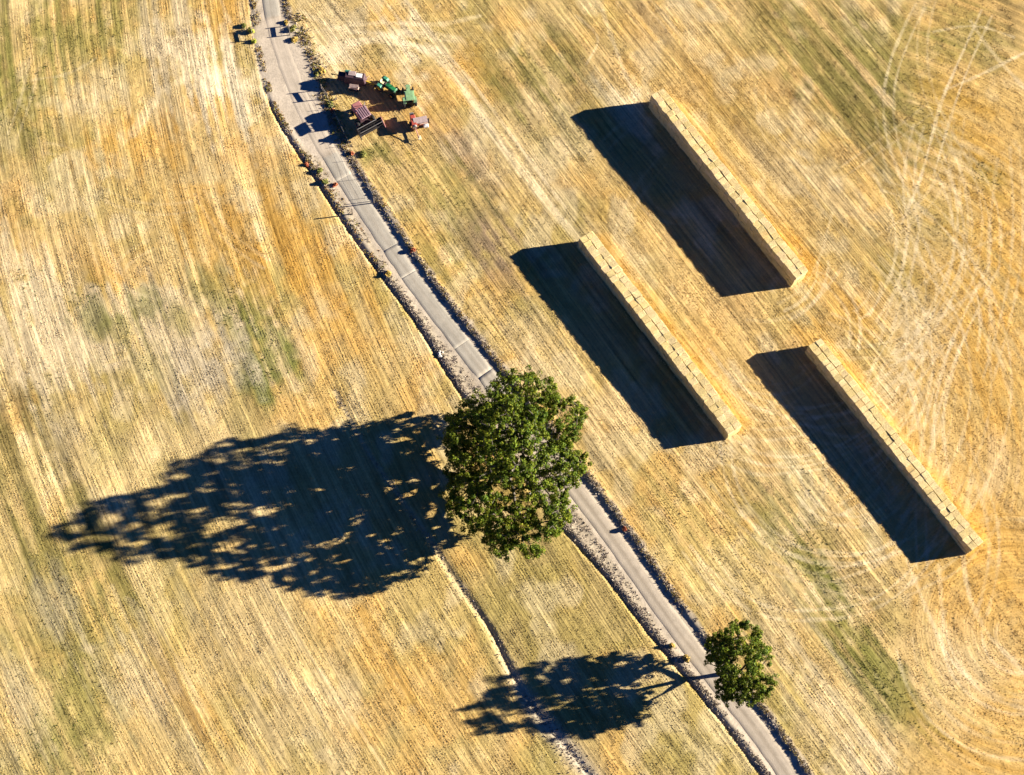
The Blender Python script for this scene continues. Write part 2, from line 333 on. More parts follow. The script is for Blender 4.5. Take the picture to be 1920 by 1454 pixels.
    scrub = np.array((.37, .315, .25)) + (np.array((.50, .43, .34)) - np.array((.37, .31, .25))) * fbm(x / 1.2, y / 1.2, 90, 3)[..., None] * 1.3 - .06
    vm = np.clip(verge_l + verge_r, 0, 1)
    base = base + (scrub - base) * vm[..., None]
    yd = yard_mask(x, y) * (sdl > -.2)
    near = (1 - ss(ROAD_HALF, ROAD_HALF + 1.4, np.abs(sdr) + .8 * (wob - .5)))
    pale = np.array((.485, .415, .33)) * (1 + .30 * (fbm(x / 2.5, y / 2.5, 95, 3) - .5))[..., None]
    pm = np.clip(np.maximum(yd * .95, near * .9), 0, 1)
    base = base + (pale - base) * pm[..., None]
    gw = .45 + .3 * ss(-20, -36, y) + .9 * ss(-44, -66, y)
    gm = np.exp(-(gul / gw) ** 2) * .85
    low_g = ss(-44, -64, y)[..., None]
    gy = (np.array((.47, .38, .22)) * (1 - low_g) + np.array((.44, .39, .32)) * low_g) * (1 + .5 * (fbm(x / .9, y / .9, 97, 2) - .5))[..., None]
    base = base + (gy - base) * gm[..., None]
    soft = np.clip(1 - vm - pm - gm, 0, 1)
    return np.clip(base, .01, .95), dens * soft, f, al, ring, hb, soft, vm * (1 - pm), st

# ------------------------------------------------------------------ materials
def nmat(name):
    m = bpy.data.materials.new(name); m.use_nodes = True
    nt = m.node_tree; nt.nodes.clear()
    out = nt.nodes.new('ShaderNodeOutputMaterial'); b = nt.nodes.new('ShaderNodeBsdfPrincipled')
    nt.links.new(b.outputs[0], out.inputs['Surface'])
    return m, nt, b
def N(nt, t, **kw):
    n = nt.nodes.new(t)
    for k, v in kw.items(): setattr(n, k, v)
    return n
def math_(nt, op, a, b=None, c=None, clamp=False):
    n = N(nt, 'ShaderNodeMath', operation=op); n.use_clamp = clamp
    for i, v in enumerate((a, b, c)):
        if v is None: continue
        if isinstance(v, (int, float)): n.inputs[i].default_value = v
        else: nt.links.new(v, n.inputs[i])
    return n.outputs[0]
def mapr(nt, v, a, b, c, d):
    n = N(nt, 'ShaderNodeMapRange'); nt.links.new(v, n.inputs[0])
    for i, q in enumerate((a, b, c, d)): n.inputs[i + 1].default_value = q
    return n.outputs[0]
def noise(nt, vec, scale, detail=2, rough=.6, dim='3D'):
    n = N(nt, 'ShaderNodeTexNoise', noise_dimensions=dim); n.inputs['Scale'].default_value = scale
    n.inputs['Detail'].default_value = detail; n.inputs['Roughness'].default_value = rough
    if vec is not None: nt.links.new(vec, n.inputs['Vector'])
    return n
def scale_col(nt, col, fac):
    n = N(nt, 'ShaderNodeVectorMath', operation='SCALE'); nt.links.new(col, n.inputs[0]); nt.links.new(fac, n.inputs['Scale'])
    return n.outputs[0]
def mixc(nt, f, a, b, blend='MIX'):
    n = N(nt, 'ShaderNodeMix', data_type='RGBA', blend_type=blend)
    if isinstance(f, (int, float)): n.inputs[0].default_value = f
    else: nt.links.new(f, n.inputs[0])
    for s, v in ((6, a), (7, b)):
        if isinstance(v, tuple): n.inputs[s].default_value = v + (1,)
        else: nt.links.new(v, n.inputs[s])
    return n.outputs[2]

def plain(name, col, rough=.6, metal=0.0, wear=.25, wscale=3.0, rust=None):
    """painted or bare surface with grain and worn patches"""
    m, nt, b = nmat(name)
    tc = N(nt, 'ShaderNodeTexCoord')
    n1 = noise(nt, tc.outputs['Object'], wscale, 4, .65)
    n2 = noise(nt, tc.outputs['Object'], wscale * 7, 2, .5)
    f = mapr(nt, n1.outputs['Fac'], .3, .7, 1 - wear, 1 + wear)
    rgb = N(nt, 'ShaderNodeRGB'); rgb.outputs[0].default_value = col + (1,)
    c = scale_col(nt, rgb.outputs[0], f)
    if rust:
        c = mixc(nt, mapr(nt, n2.outputs['Fac'], .55, .72, 0, .8), c, rust)
    nt.links.new(c, b.inputs['Base Color'])
    b.inputs['Roughness'].default_value = rough; b.inputs['Metallic'].default_value = metal
    return m

def ground_material():
    m, nt, b = nmat('stubble_soil')
    tint = N(nt, 'ShaderNodeAttribute', attribute_name='tint'); rows = N(nt, 'ShaderNodeAttribute', attribute_name='rows')
    geo = N(nt, 'ShaderNodeNewGeometry')
    sep = N(nt, 'ShaderNodeSeparateXYZ'); nt.links.new(rows.outputs['Vector'], sep.inputs[0])
    amp = N(nt, 'ShaderNodeAttribute', attribute_name='rowamp')
    def rownoise(ka, kb, det):
        cmb = N(nt, 'ShaderNodeCombineXYZ')
        nt.links.new(math_(nt, 'MULTIPLY', sep.outputs[0], ka), cmb.inputs[0])
        nt.links.new(math_(nt, 'MULTIPLY', sep.outputs[1], kb), cmb.inputs[1])
        return noise(nt, cmb.outputs[0], 1.0, det, .55, '2D')
    r1 = rownoise(2.3, .075, 2); r2 = rownoise(.9, .03, 1)
    n1 = noise(nt, geo.outputs['Position'], 2.6, 3, .65)
    n2 = noise(nt, geo.outputs['Position'], .7, 2, .6)
    rowv = math_(nt, 'ADD', mapr(nt, r1.outputs['Fac'], .28, .72, -.26, .22), mapr(nt, r2.outputs['Fac'], .3, .7, -.14, .14))
    rowm = math_(nt, 'MULTIPLY_ADD', rowv, amp.outputs['Fac'], 1.0)
    f = math_(nt, 'MULTIPLY', rowm, mapr(nt, n1.outputs['Fac'], .3, .7, .86, 1.13))
    f = math_(nt, 'MULTIPLY', f, mapr(nt, n2.outputs['Fac'], .3, .7, .90, 1.10))
    c = scale_col(nt, tint.outputs['Color'], f)
    nt.links.new(c, b.inputs['Base Color'])
    b.inputs['Roughness'].default_value = 1.0
    b.inputs['Specular IOR Level'].default_value = 0.0
    h = math_(nt, 'ADD', math_(nt, 'MULTIPLY', math_(nt, 'MULTIPLY', r1.outputs['Fac'], amp.outputs['Fac']), .18), math_(nt, 'MULTIPLY', n1.outputs['Fac'], .12))
    bp = N(nt, 'ShaderNodeBump'); bp.inputs['Strength'].default_value = .30; bp.inputs['Distance'].default_value = 1.0
    nt.links.new(h, bp.inputs['Height']); nt.links.new(bp.outputs[0], b.inputs['Normal'])
    return m

def attr_material(name, attr='tint', rough=.9, transl=0.0):
    m, nt, b = nmat(name)
    t = N(nt, 'ShaderNodeAttribute', attribute_name=attr)
    geo = N(nt, 'ShaderNodeNewGeometry')
    n1 = noise(nt, geo.outputs['Position'], 5, 1, .5)
    c = scale_col(nt, t.outputs['Color'], mapr(nt, n1.outputs['Fac'], .3, .7, .85, 1.15))
    nt.links.new(c, b.inputs['Base Color'])
    b.inputs['Roughness'].default_value = rough; b.inputs['Specular IOR Level'].default_value = .1
    if transl:
        out = [n for n in nt.nodes if n.type == 'OUTPUT_MATERIAL'][0]
        tr = N(nt, 'ShaderNodeBsdfTranslucent'); nt.links.new(c, tr.inputs['Color'])
        mx = N(nt, 'ShaderNodeMixShader'); mx.inputs[0].default_value = transl
        nt.links.new(b.outputs[0], mx.inputs[1]); nt.links.new(tr.outputs[0], mx.inputs[2])
        nt.links.new(mx.outputs[0], out.inputs['Surface'])
    return m

def road_material():
    m, nt, b = nmat('worn_lane')
    uv = N(nt, 'ShaderNodeAttribute', attribute_name='lane')
    sep = N(nt, 'ShaderNodeSeparateXYZ'); nt.links.new(uv.outputs['Vector'], sep.inputs[0])
    geo = N(nt, 'ShaderNodeNewGeometry')
    cmb = N(nt, 'ShaderNodeCombineXYZ'); nt.links.new(math_(nt, 'MULTIPLY', sep.outputs[0], 1.6), cmb.inputs[0]); nt.links.new(math_(nt, 'MULTIPLY', sep.outputs[1], .05), cmb.inputs[1])
    n0 = noise(nt, cmb.outputs[0], 1.0, 3, .6, '2D')
    n1 = noise(nt, geo.outputs['Position'], .5, 4, .6); n2 = noise(nt, geo.outputs['Position'], 6, 2, .6)
    # oil and rubber line between the wheels, paler wheel paths; z holds gravel (0) or concrete (1)
    mid = math_(nt, 'ABSOLUTE', math_(nt, 'ADD', sep.outputs[0], math_(nt, 'MULTIPLY_ADD', n1.outputs['Fac'], .5, -.25)))
    dark = mapr(nt, mid, .05, .55, 1.0, 0.0)
    grav = N(nt, 'ShaderNodeRGB'); grav.outputs[0].default_value = (.42, .36, .285, 1)
    conc = N(nt, 'ShaderNodeRGB'); conc.outputs[0].default_value = (.37, .34, .285, 1)
    c = mixc(nt, math_(nt, 'MAXIMUM', sep.outputs[2], 0.0), grav.outputs[0], conc.outputs[0])
    bare = math_(nt, 'MAXIMUM', math_(nt, 'MULTIPLY', sep.outputs[2], -1.0), 0.0)
    c = mixc(nt, math_(nt, 'MULTIPLY', bare, .75), c, (.49, .42, .335))
    c = mixc(nt, math_(nt, 'MULTIPLY', math_(nt, 'MULTIPLY', dark, mapr(nt, sep.outputs[2], 0, 1, .62, .25)), math_(nt, 'SUBTRACT', 1.0, math_(nt, 'MULTIPLY', bare, .8))), c, (.26, .215, .165))
    f = math_(nt, 'MULTIPLY', mapr(nt, n1.outputs['Fac'], .3, .7, .88, 1.12), mapr(nt, n2.outputs['Fac'], .3, .7, .92, 1.08))
    f = math_(nt, 'MULTIPLY', f, mapr(nt, n0.outputs['Fac'], .3, .7, .9, 1.1))
    nt.links.new(scale_col(nt, c, f), b.inputs['Base Color'])
    b.inputs['Roughness'].default_value = .95; b.inputs['Specular IOR Level'].default_value = .15
    bp = N(nt, 'ShaderNodeBump'); bp.inputs['Strength'].default_value = .3; bp.inputs['Distance'].default_value = .08
    nt.links.new(n2.outputs['Fac'], bp.inputs['Height']); nt.links.new(bp.outputs[0], b.inputs['Normal'])
    return m

def bale_material():
    m, nt, b = nmat('pressed_straw')
    oi = N(nt, 'ShaderNodeObjectInfo'); geo = N(nt, 'ShaderNodeNewGeometry')
    ramp = N(nt, 'ShaderNodeValToRGB'); nt.links.new(oi.outputs['Random'], ramp.inputs[0])
    e = ramp.color_ramp.elements
    e[0].color = (.60, .46, .22, 1); e[1].color = (.68, .55, .30, 1)
    for p, c in ((.12, (.56, .44, .19)), (.5, (.66, .52, .26)), (.93, (.66, .51, .27)), (.97, (.60, .42, .17))):
        q = ramp.color_ramp.elements.new(p); q.color = c + (1,)
    n1 = noise(nt, geo.outputs['Position'], 4.5, 3, .65); n2 = noise(nt, geo.outputs['Position'], .9, 2, .6)
    f = math_(nt, 'MULTIPLY', mapr(nt, n1.outputs['Fac'], .3, .7, .78, 1.2), mapr(nt, n2.outputs['Fac'], .3, .7, .9, 1.1))
    nt.links.new(scale_col(nt, ramp.outputs[0], f), b.inputs['Base Color'])
    b.inputs['Roughness'].default_value = 1; b.inputs['Specular IOR Level'].default_value = .05
    bp = N(nt, 'ShaderNodeBump'); bp.inputs['Strength'].default_value = .6; bp.inputs['Distance'].default_value = .12
    nt.links.new(n1.outputs['Fac'], bp.inputs['Height']); nt.links.new(bp.outputs[0], b.inputs['Normal'])
    return m

MAT = dict(
    ground=ground_material(), lane=road_material(), bale=bale_material(),
    stubble=attr_material('dry_stubble', rough=.8), scrub=attr_material('dry_weeds', rough=.9), leaf=attr_material('oak_leaves', rough=.55, transl=.25),
    bark=plain('oak_bark', (.10, .085, .07), .95, wear=.4, wscale=1.5), wood=plain('grey_timber', (.20, .165, .13), .9, wear=.35),
    steel=plain('dull_steel', (.30, .29, .28), .5, .6), black=plain('black_iron', (.025, .024, .026), .55, .2, rust=(.10, .05, .03)), rubber=plain('tyre_rubber', (.018, .018, .019), .85),
    green=plain('green_paint', (.02, .17, .06), .35, wear=.3), palegreen=plain('sun_bleached_green_paint', (.22, .38, .19), .4, wear=.25), teal=plain('blue_green_paint', (.06, .27, .17), .35),
    yellow=plain('yellow_paint', (.55, .38, .03), .5), cream=plain('cream_vinyl', (.62, .54, .36), .7), red=plain('faded_red_paint', (.42, .07, .045), .55, rust=(.16, .06, .04)),
    pink=plain('chalky_pink_paint', (.36, .14, .14), .6, rust=(.2, .1, .07)), mauve=plain('bleached_mauve_roof', (.27, .165, .20), .6, wear=.3), maroon=plain('maroon_groove', (.055, .025, .035), .7),
    white=plain('white_paint', (.75, .74, .70), .5, wear=.12), greytop=plain('grey_pink_sheet', (.40, .31, .30), .6, rust=(.25, .13, .1)), rustpale=plain('pale_rusty_sheet', (.56, .40, .33), .7, rust=(.4, .2, .12)),
    rock=plain('pale_rock', (.55, .52, .48), .9, wear=.3), glass=plain('dusty_glass', (.03, .045, .05), .15), rail=plain('weathered_board', (.23, .20, .16), .85),
)

# ------------------------------------------------------------------ object helpers
def tag(o, label=None, cat=None, group=None, kind=None):
    if label: o['label'] = label
    if cat: o['category'] = cat
    if group: o['group'] = group
    if kind: o['kind'] = kind
    return o
def thing(name, label, cat, loc=(0, 0, 0), rz=0.0, group=None):
    o = bpy.data.objects.new(name, None); COL.objects.link(o)
    o.location = loc; o.rotation_euler = (0, 0, rz); o.empty_display_size = .3
    return tag(o, label, cat, group)
def mesh_np(name, verts, faces_idx, nper, mat, smooth_=False):
    """fast mesh: verts (n,3), faces flat index array, nper corners per face"""
    me = bpy.data.meshes.new(name)
    nv = len(verts); nf = len(faces_idx) // nper
    me.vertices.add(nv); me.vertices.foreach_set('co', np.ascontiguousarray(verts, np.float32).ravel())
    me.loops.add(len(faces_idx)); me.loops.foreach_set('vertex_index', np.ascontiguousarray(faces_idx, np.int32))
    me.polygons.add(nf)
    me.polygons.foreach_set('loop_start', np.arange(0, nf * nper, nper, dtype=np.int32))
    me.polygons.foreach_set('loop_total', np.full(nf, nper, np.int32))
    if smooth_: me.polygons.foreach_set('use_smooth', np.ones(nf, bool))
    me.materials.append(mat)
    me.update(calc_edges=True)
    return me
def set_attr(me, name, typ, data, key):
    a = me.attributes.new(name, typ, 'POINT'); a.data.foreach_set(key, np.ascontiguousarray(data, np.float32).ravel())
def link(name, me, parent=None):
    o = bpy.data.objects.new(name, me); COL.objects.link(o)
    if parent is not None: o.parent = parent
    return o
class MB:
    """collects solids and builds them as ONE mesh object"""
    def __init__(s): s.bm = bmesh.new()
    def box(s, c, d, rx=0, ry=0, rz=0, bev=.03, top=None):
        r = bmesh.ops.create_cube(s.bm, size=1.0)
        vs = r['verts']
        for v in vs:
            if top and v.co.z > 0: v.co.x = v.co.x * top[0] + (top[2] if len(top) > 2 else 0) / d[0]; v.co.y *= top[1]
            v.co = Vector((v.co.x * d[0], v.co.y * d[1], v.co.z * d[2]))
        mt = Matrix.Translation(c) @ Matrix.Rotation(rz, 4, 'Z') @ Matrix.Rotation(ry, 4, 'Y') @ Matrix.Rotation(rx, 4, 'X')
        for v in vs: v.co = mt @ v.co
        if bev:
            es = list({e for v in vs for e in v.link_edges})
            bmesh.ops.bevel(s.bm, geom=es, offset=min(bev, min(d) * .3), segments=1, affect='EDGES')
        return s
    def tube(s, a, b, r, r2=None, n=8):
        a = Vector(a); b = Vector(b); d = b - a
        q = bmesh.ops.create_cone(s.bm, cap_ends=True, segments=n, radius1=r, radius2=r if r2 is None else r2, depth=d.length)
        mt = Matrix.Translation((a + b) / 2) @ d.to_track_quat('Z', 'Y').to_matrix().to_4x4()
        for v in q['verts']: v.co = mt @ v.co
        return s
    def ring(s, c, axis, R, r, n=20, k=8, squash=1.0):
        """torus tyre"""
        ax = Vector(axis).normalized(); t = ax.orthogonal().normalized(); u = ax.cross(t)
        g = []
        for i in range(n):
            a = 2 * math.pi * i / n; dr = t * math.cos(a) + u * math.sin(a); row = []
            for j in range(k):
                p = 2 * math.pi * j / k
                row.append(s.bm.verts.new(Vector(c) + dr * (R - r + r * math.cos(p)) + ax * (r * squash * math.sin(p))))
            g.append(row)
        for i in range(n):
            for j in range(k):
                s.bm.faces.new((g[i][j], g[(i + 1) % n][j], g[(i + 1) % n][(j + 1) % k], g[i][(j + 1) % k]))
        return s
    def prism(s, poly, y0, y1):
        """polygon in x,z pulled from y0 to y1"""
        A = [s.bm.verts.new((x, y0, z)) for x, z in poly]; B = [s.bm.verts.new((x, y1, z)) for x, z in poly]
        s.bm.faces.new(A); s.bm.faces.new(B[::-1]); n = len(poly)
        for i in range(n): s.bm.faces.new((A[i], B[i], B[(i + 1) % n], A[(i + 1) % n]))
        return s
    def build(s, name, mat, parent=None, smooth_=False):
        bmesh.ops.recalc_face_normals(s.bm, faces=s.bm.faces)
        me = bpy.data.meshes.new(name); s.bm.to_mesh(me); s.bm.free()
        me.materials.append(mat)
        if smooth_:
            for p in me.polygons: p.use_smooth = True
        return link(name, me, parent)
def zat(x, y):
    return float(terrain(np.array([float(x)]), np.array([float(y)]))[0])

# ------------------------------------------------------------------ ground
def axis_coords(lo, hi, step, far=3200):
    a = np.arange(lo, hi + step * .5, step)
    ext = []; d = step * 4; p = 0
    while p < far:
        p += d; ext.append(p); d *= 1.7
    ext = np.array(ext)
    return np.concatenate([lo - ext[::-1], a, hi + ext])
GS = .3
gx = axis_coords(-112, 116, GS); gy = axis_coords(-80, 98, GS)
X, Y = np.meshgrid(gx, gy)
mk = masks(X, Y)
Z = terrain(X, Y, mk)
tint, dens, rf, al, ring, hb, soft, vm, st = crop(X, Y, mk)
rf2 = np.where(hb > .5, ring, rf)
ny, nx = X.shape
ix0 = int(np.searchsorted(gx, -112 - 1e-6)); iy0 = int(np.searchsorted(gy, -80 - 1e-6))
def sample(A, x, y):
    i = np.clip(np.rint((x + 112) / GS).astype(int) + ix0, 0, nx - 1); j = np.clip(np.rint((y + 80) / GS).astype(int) + iy0, 0, ny - 1)
    return A[j, i]
def sample_z(x, y):
    u = (x + 112) / GS + ix0; v = (y + 80) / GS + iy0
    i = np.clip(np.floor(u).astype(int), 0, nx - 2); j = np.clip(np.floor(v).astype(int), 0, ny - 2); a = u - i; b = v - j
    return (Z[j, i] * (1 - a) + Z[j, i + 1] * a) * (1 - b) + (Z[j + 1, i] * (1 - a) + Z[j + 1, i + 1] * a) * b
idx = np.arange(nx * ny).reshape(ny, nx)
quads = np.stack([idx[:-1, :-1], idx[:-1, 1:], idx[1:, 1:], idx[1:, :-1]], -1).reshape(-1)
me = mesh_np('field', np.stack([X, Y, Z], -1).reshape(-1, 3), quads, 4, MAT['ground'], True)
set_attr(me, 'tint', 'FLOAT_COLOR', np.concatenate([tint.reshape(-1, 3), np.ones((nx * ny, 1))], 1), 'color')
set_attr(me, 'rows', 'FLOAT_VECTOR', np.stack([rf2, al, np.zeros_like(al)], -1).reshape(-1, 3), 'vector')
set_attr(me, 'rowamp', 'FLOAT', (soft * (1 - .45 * hb) * ss(.05, .4, np.abs(hb - .5))).reshape(-1), 'value')
tag(link('ground', me), kind='structure')

# ------------------------------------------------------------------ lane, a real strip with recessed slab joints
def lane_mesh():
    P = extend(ROAD, 400)
    seg = np.hypot(*np.diff(P, axis=0).T); cum = np.concatenate([[0], np.cumsum(seg)])
    ts = np.arange(0, cum[-1], .8)
    iy = np.interp(ts, cum, P[:, 1])
    y_conc = S(0, 700)[1]
    js = [t + rnd.uniform(-1.5, 1.5) for t in np.arange(404, 404 + 130, 8.3) if y_conc < np.interp(t, cum, P[:, 1]) < S(0, 310)[1] and rnd.random() < .4]
    ts = np.sort(np.concatenate([ts] + [[t - .035, t - .025, t + .025, t + .035] for t in js]))
    x = np.interp(ts, cum, P[:, 0]); y = np.interp(ts, cum, P[:, 1])
    tx = np.interp(ts + .6, cum, P[:, 0]) - np.interp(ts - .6, cum, P[:, 0]); ty = np.interp(ts + .6, cum, P[:, 1]) - np.interp(ts - .6, cum, P[:, 1])
    L = np.hypot(tx, ty) + 1e-9; nxn, nyn = -ty / L, tx / L
    off = np.array([-1.0, -.93, -.6, -.3, 0, .3, .6, .93, 1.0]) * ROAD_HALF
    groove = np.zeros(len(ts))
    for t in js: groove[np.abs(ts - t) < .03] = -.015
    V = []; A = []
    wl = .22 * (vn(ts / 2.3, ts * 0 + .5, 5) - .5); wr = .30 * (vn(ts / 1.7, ts * 0 + .5, 6) - .5)
    conc = ss(y_conc - 12, y_conc + 8, y)
    yd_ = yard_mask(x, y)
    for k, o in enumerate(off):
        oo = o + (wl if o < 0 else wr) * (abs(o) > 1) 
        zz = .03 - .025 * (abs(o) / ROAD_HALF) ** 2 + groove
        zz = zz * (1 - yd_) + .004 * yd_
        if abs(o) >= ROAD_HALF: zz = zz - .045 + .02 * yd_
        V.append(np.stack([x + nxn * oo, y + nyn * oo, zz], -1)); A.append(np.stack([oo + 0 * ts, ts, conc * (1 - yd_) - yd_], -1))
    V = np.stack(V, 1); A = np.stack(A, 1); n, k = V.shape[:2]
    id_ = np.arange(n * k).reshape(n, k)
    q = np.stack([id_[:-1, :-1], id_[1:, :-1], id_[1:, 1:], id_[:-1, 1:]], -1).reshape(-1)
    me = mesh_np('lane', V.reshape(-1, 3), q, 4, MAT['lane'])
    set_attr(me, 'lane', 'FLOAT_VECTOR', A.reshape(-1, 3), 'vector')
    me.validate(); bm = bmesh.new(); bm.from_mesh(me); bmesh.ops.recalc_face_normals(bm, faces=bm.faces)
    if sum(f.normal.z for f in bm.faces) < 0: bmesh.ops.reverse_faces(bm, faces=bm.faces)
    bm.to_mesh(me); bm.free()
    return me
tag(link('road', lane_mesh()), kind='structure')

# ------------------------------------------------------------------ standing stubble: short straw blades in the drill rows
def stubble(n):
    x = rng.uniform(-104, 106, n); y = rng.uniform(-76, 93, n)
    sl = sample(mk[1], x, y)
    t = sample(tint, x, y); dn = sample(dens, x, y)
    f, al, ring, hb = rowfield(x, y, sl)
    # gather onto rows in the drilled part
    k = rng.random(n) < .85
    eps = .25
    fx = rowfield(x + eps, y, sl)[0]; fy = rowfield(x, y + eps, sl)[0]
    gxx = (fx - f) / eps; gyy = (fy - f) / eps; g2 = gxx ** 2 + gyy ** 2
    per = .46
    dlt = (np.round(f / per) * per - f) + rng.normal(0, .035, n)
    mv = k & (hb < .5) & (g2 > .2) & (g2 < 3)
    x = x + np.where(mv, gxx * dlt / g2, 0); y = y + np.where(mv, gyy * dlt / g2, 0)
    clump = vn(x / 1.3, y / 1.3, 120) * .45 + vn(np.round(f / .46) * 7.3 + .5, al / 4.5, 121) * .95
    keep = rng.random(n) < dn * np.clip(clump * 1.5 - .55, .03, 1)
    x, y, t, hb = x[keep], y[keep], t[keep], hb[keep]
    n = len(x)
    z = sample_z(x, y)
    h = rng.uniform(.03, .10, n) * (1 + .8 * (fbm(x / 5, y / 5, 130, 2) - .5)); w = rng.uniform(.09, .22, n)
    rowa = np.arctan2(-gxx, gyy)[keep]
    a = np.where((hb < .5) & (rng.random(n) < .8), rowa + rng.normal(0, .35, n), rng.uniform(0, 2 * math.pi, n))
    lean = rng.normal(0, .07, (n, 2))
    dx = np.cos(a) * w / 2; dy = np.sin(a) * w / 2
    V = np.empty((n, 3, 3))
    V[:, 0] = np.stack([x - dx, y - dy, z - .02], -1); V[:, 1] = np.stack([x + dx, y + dy, z - .02], -1)
    V[:, 2] = np.stack([x + lean[:, 0], y + lean[:, 1], z + h], -1)
    v = rng.uniform(.8, 1.2, n)[:, None]
    hue = rng.normal(0, .05, n)[:, None]
    c = np.clip(t * v * (1 + hue * np.array((1, 0, -1.4))), .01, .9)
    C = np.ones((n, 3, 4)); C[:, :, :3] = c[:, None, :]
    me = mesh_np('stubble', V.reshape(-1, 3), np.arange(n * 3), 3, MAT['stubble'])
    set_attr(me, 'tint', 'FLOAT_COLOR', C.reshape(-1, 4), 'color')
    return me
tag(link('stubble', stubble(1500000)), kind='stuff')

# ------------------------------------------------------------------ dry weeds on verges, ditch lips and in the gully
def tufts(x, y, h, r, col, nb, base=None):
    """nb narrow leaves per tuft; arrays in, verts and colours out"""
    n = len(x)
    if n == 0: return np.zeros((0, 3)), np.zeros((0, 4))
    z = sample_z(x, y) if base is None else base
    X_ = np.repeat(x, nb); Y_ = np.repeat(y, nb); Z_ = np.repeat(z, nb); H_ = np.repeat(h, nb) * rng.uniform(.5, 1.1, n * nb); R_ = np.repeat(r, nb)
    a = rng.uniform(0, 2 * math.pi, n * nb); q = np.sqrt(rng.random(n * nb)) * R_
    bx = X_ + np.cos(a) * q * .6; by = Y_ + np.sin(a) * q * .6
    tx = X_ + np.cos(a) * q * 1.25 + rng.normal(0, .04, n * nb); ty = Y_ + np.sin(a) * q * 1.25 + rng.normal(0, .04, n * nb)
    b = a + rng.uniform(-1.2, 1.2, n * nb); w = rng.uniform(.05, .13, n * nb)
    zlo = Z_ - .03 + H_ * rng.uniform(0, .5, n * nb) * (np.repeat(r, nb) > .35)
    V = np.empty((n * nb, 3, 3))
    V[:, 0] = np.stack([bx - np.sin(b) * w, by + np.cos(b) * w, zlo], -1); V[:, 1] = np.stack([bx + np.sin(b) * w, by - np.cos(b) * w, zlo], -1)
    V[:, 2] = np.stack([tx, ty, Z_ + H_ * (1 - .35 * (q / (R_ + 1e-6)) ** 2)], -1)
    c = np.repeat(col, nb, 0) * rng.uniform(.65, 1.25, (n * nb, 1))
    C = np.ones((n * nb, 3, 4)); C[:, :, :3] = np.clip(c, .005, .9)[:, None, :]
    return V.reshape(-1, 3), C.reshape(-1, 4)
def tuft_mesh(name, V, C, mat):
    me = mesh_np(name, V, np.arange(len(V)), 3, mat); set_attr(me, 'tint', 'FLOAT_COLOR', C, 'color'); return me
def pick(cols, n):
    cols = np.array(cols); return cols[rng.integers(0, len(cols), n)]
GREYS = [(.42, .36, .28), (.48, .41, .33), (.34, .29, .23), (.54, .46, .36), (.40, .33, .29)]
GOLDS = [(.52, .37, .12), (.45, .35, .10), (.30, .28, .06), (.55, .43, .2), (.40, .22, .09)]
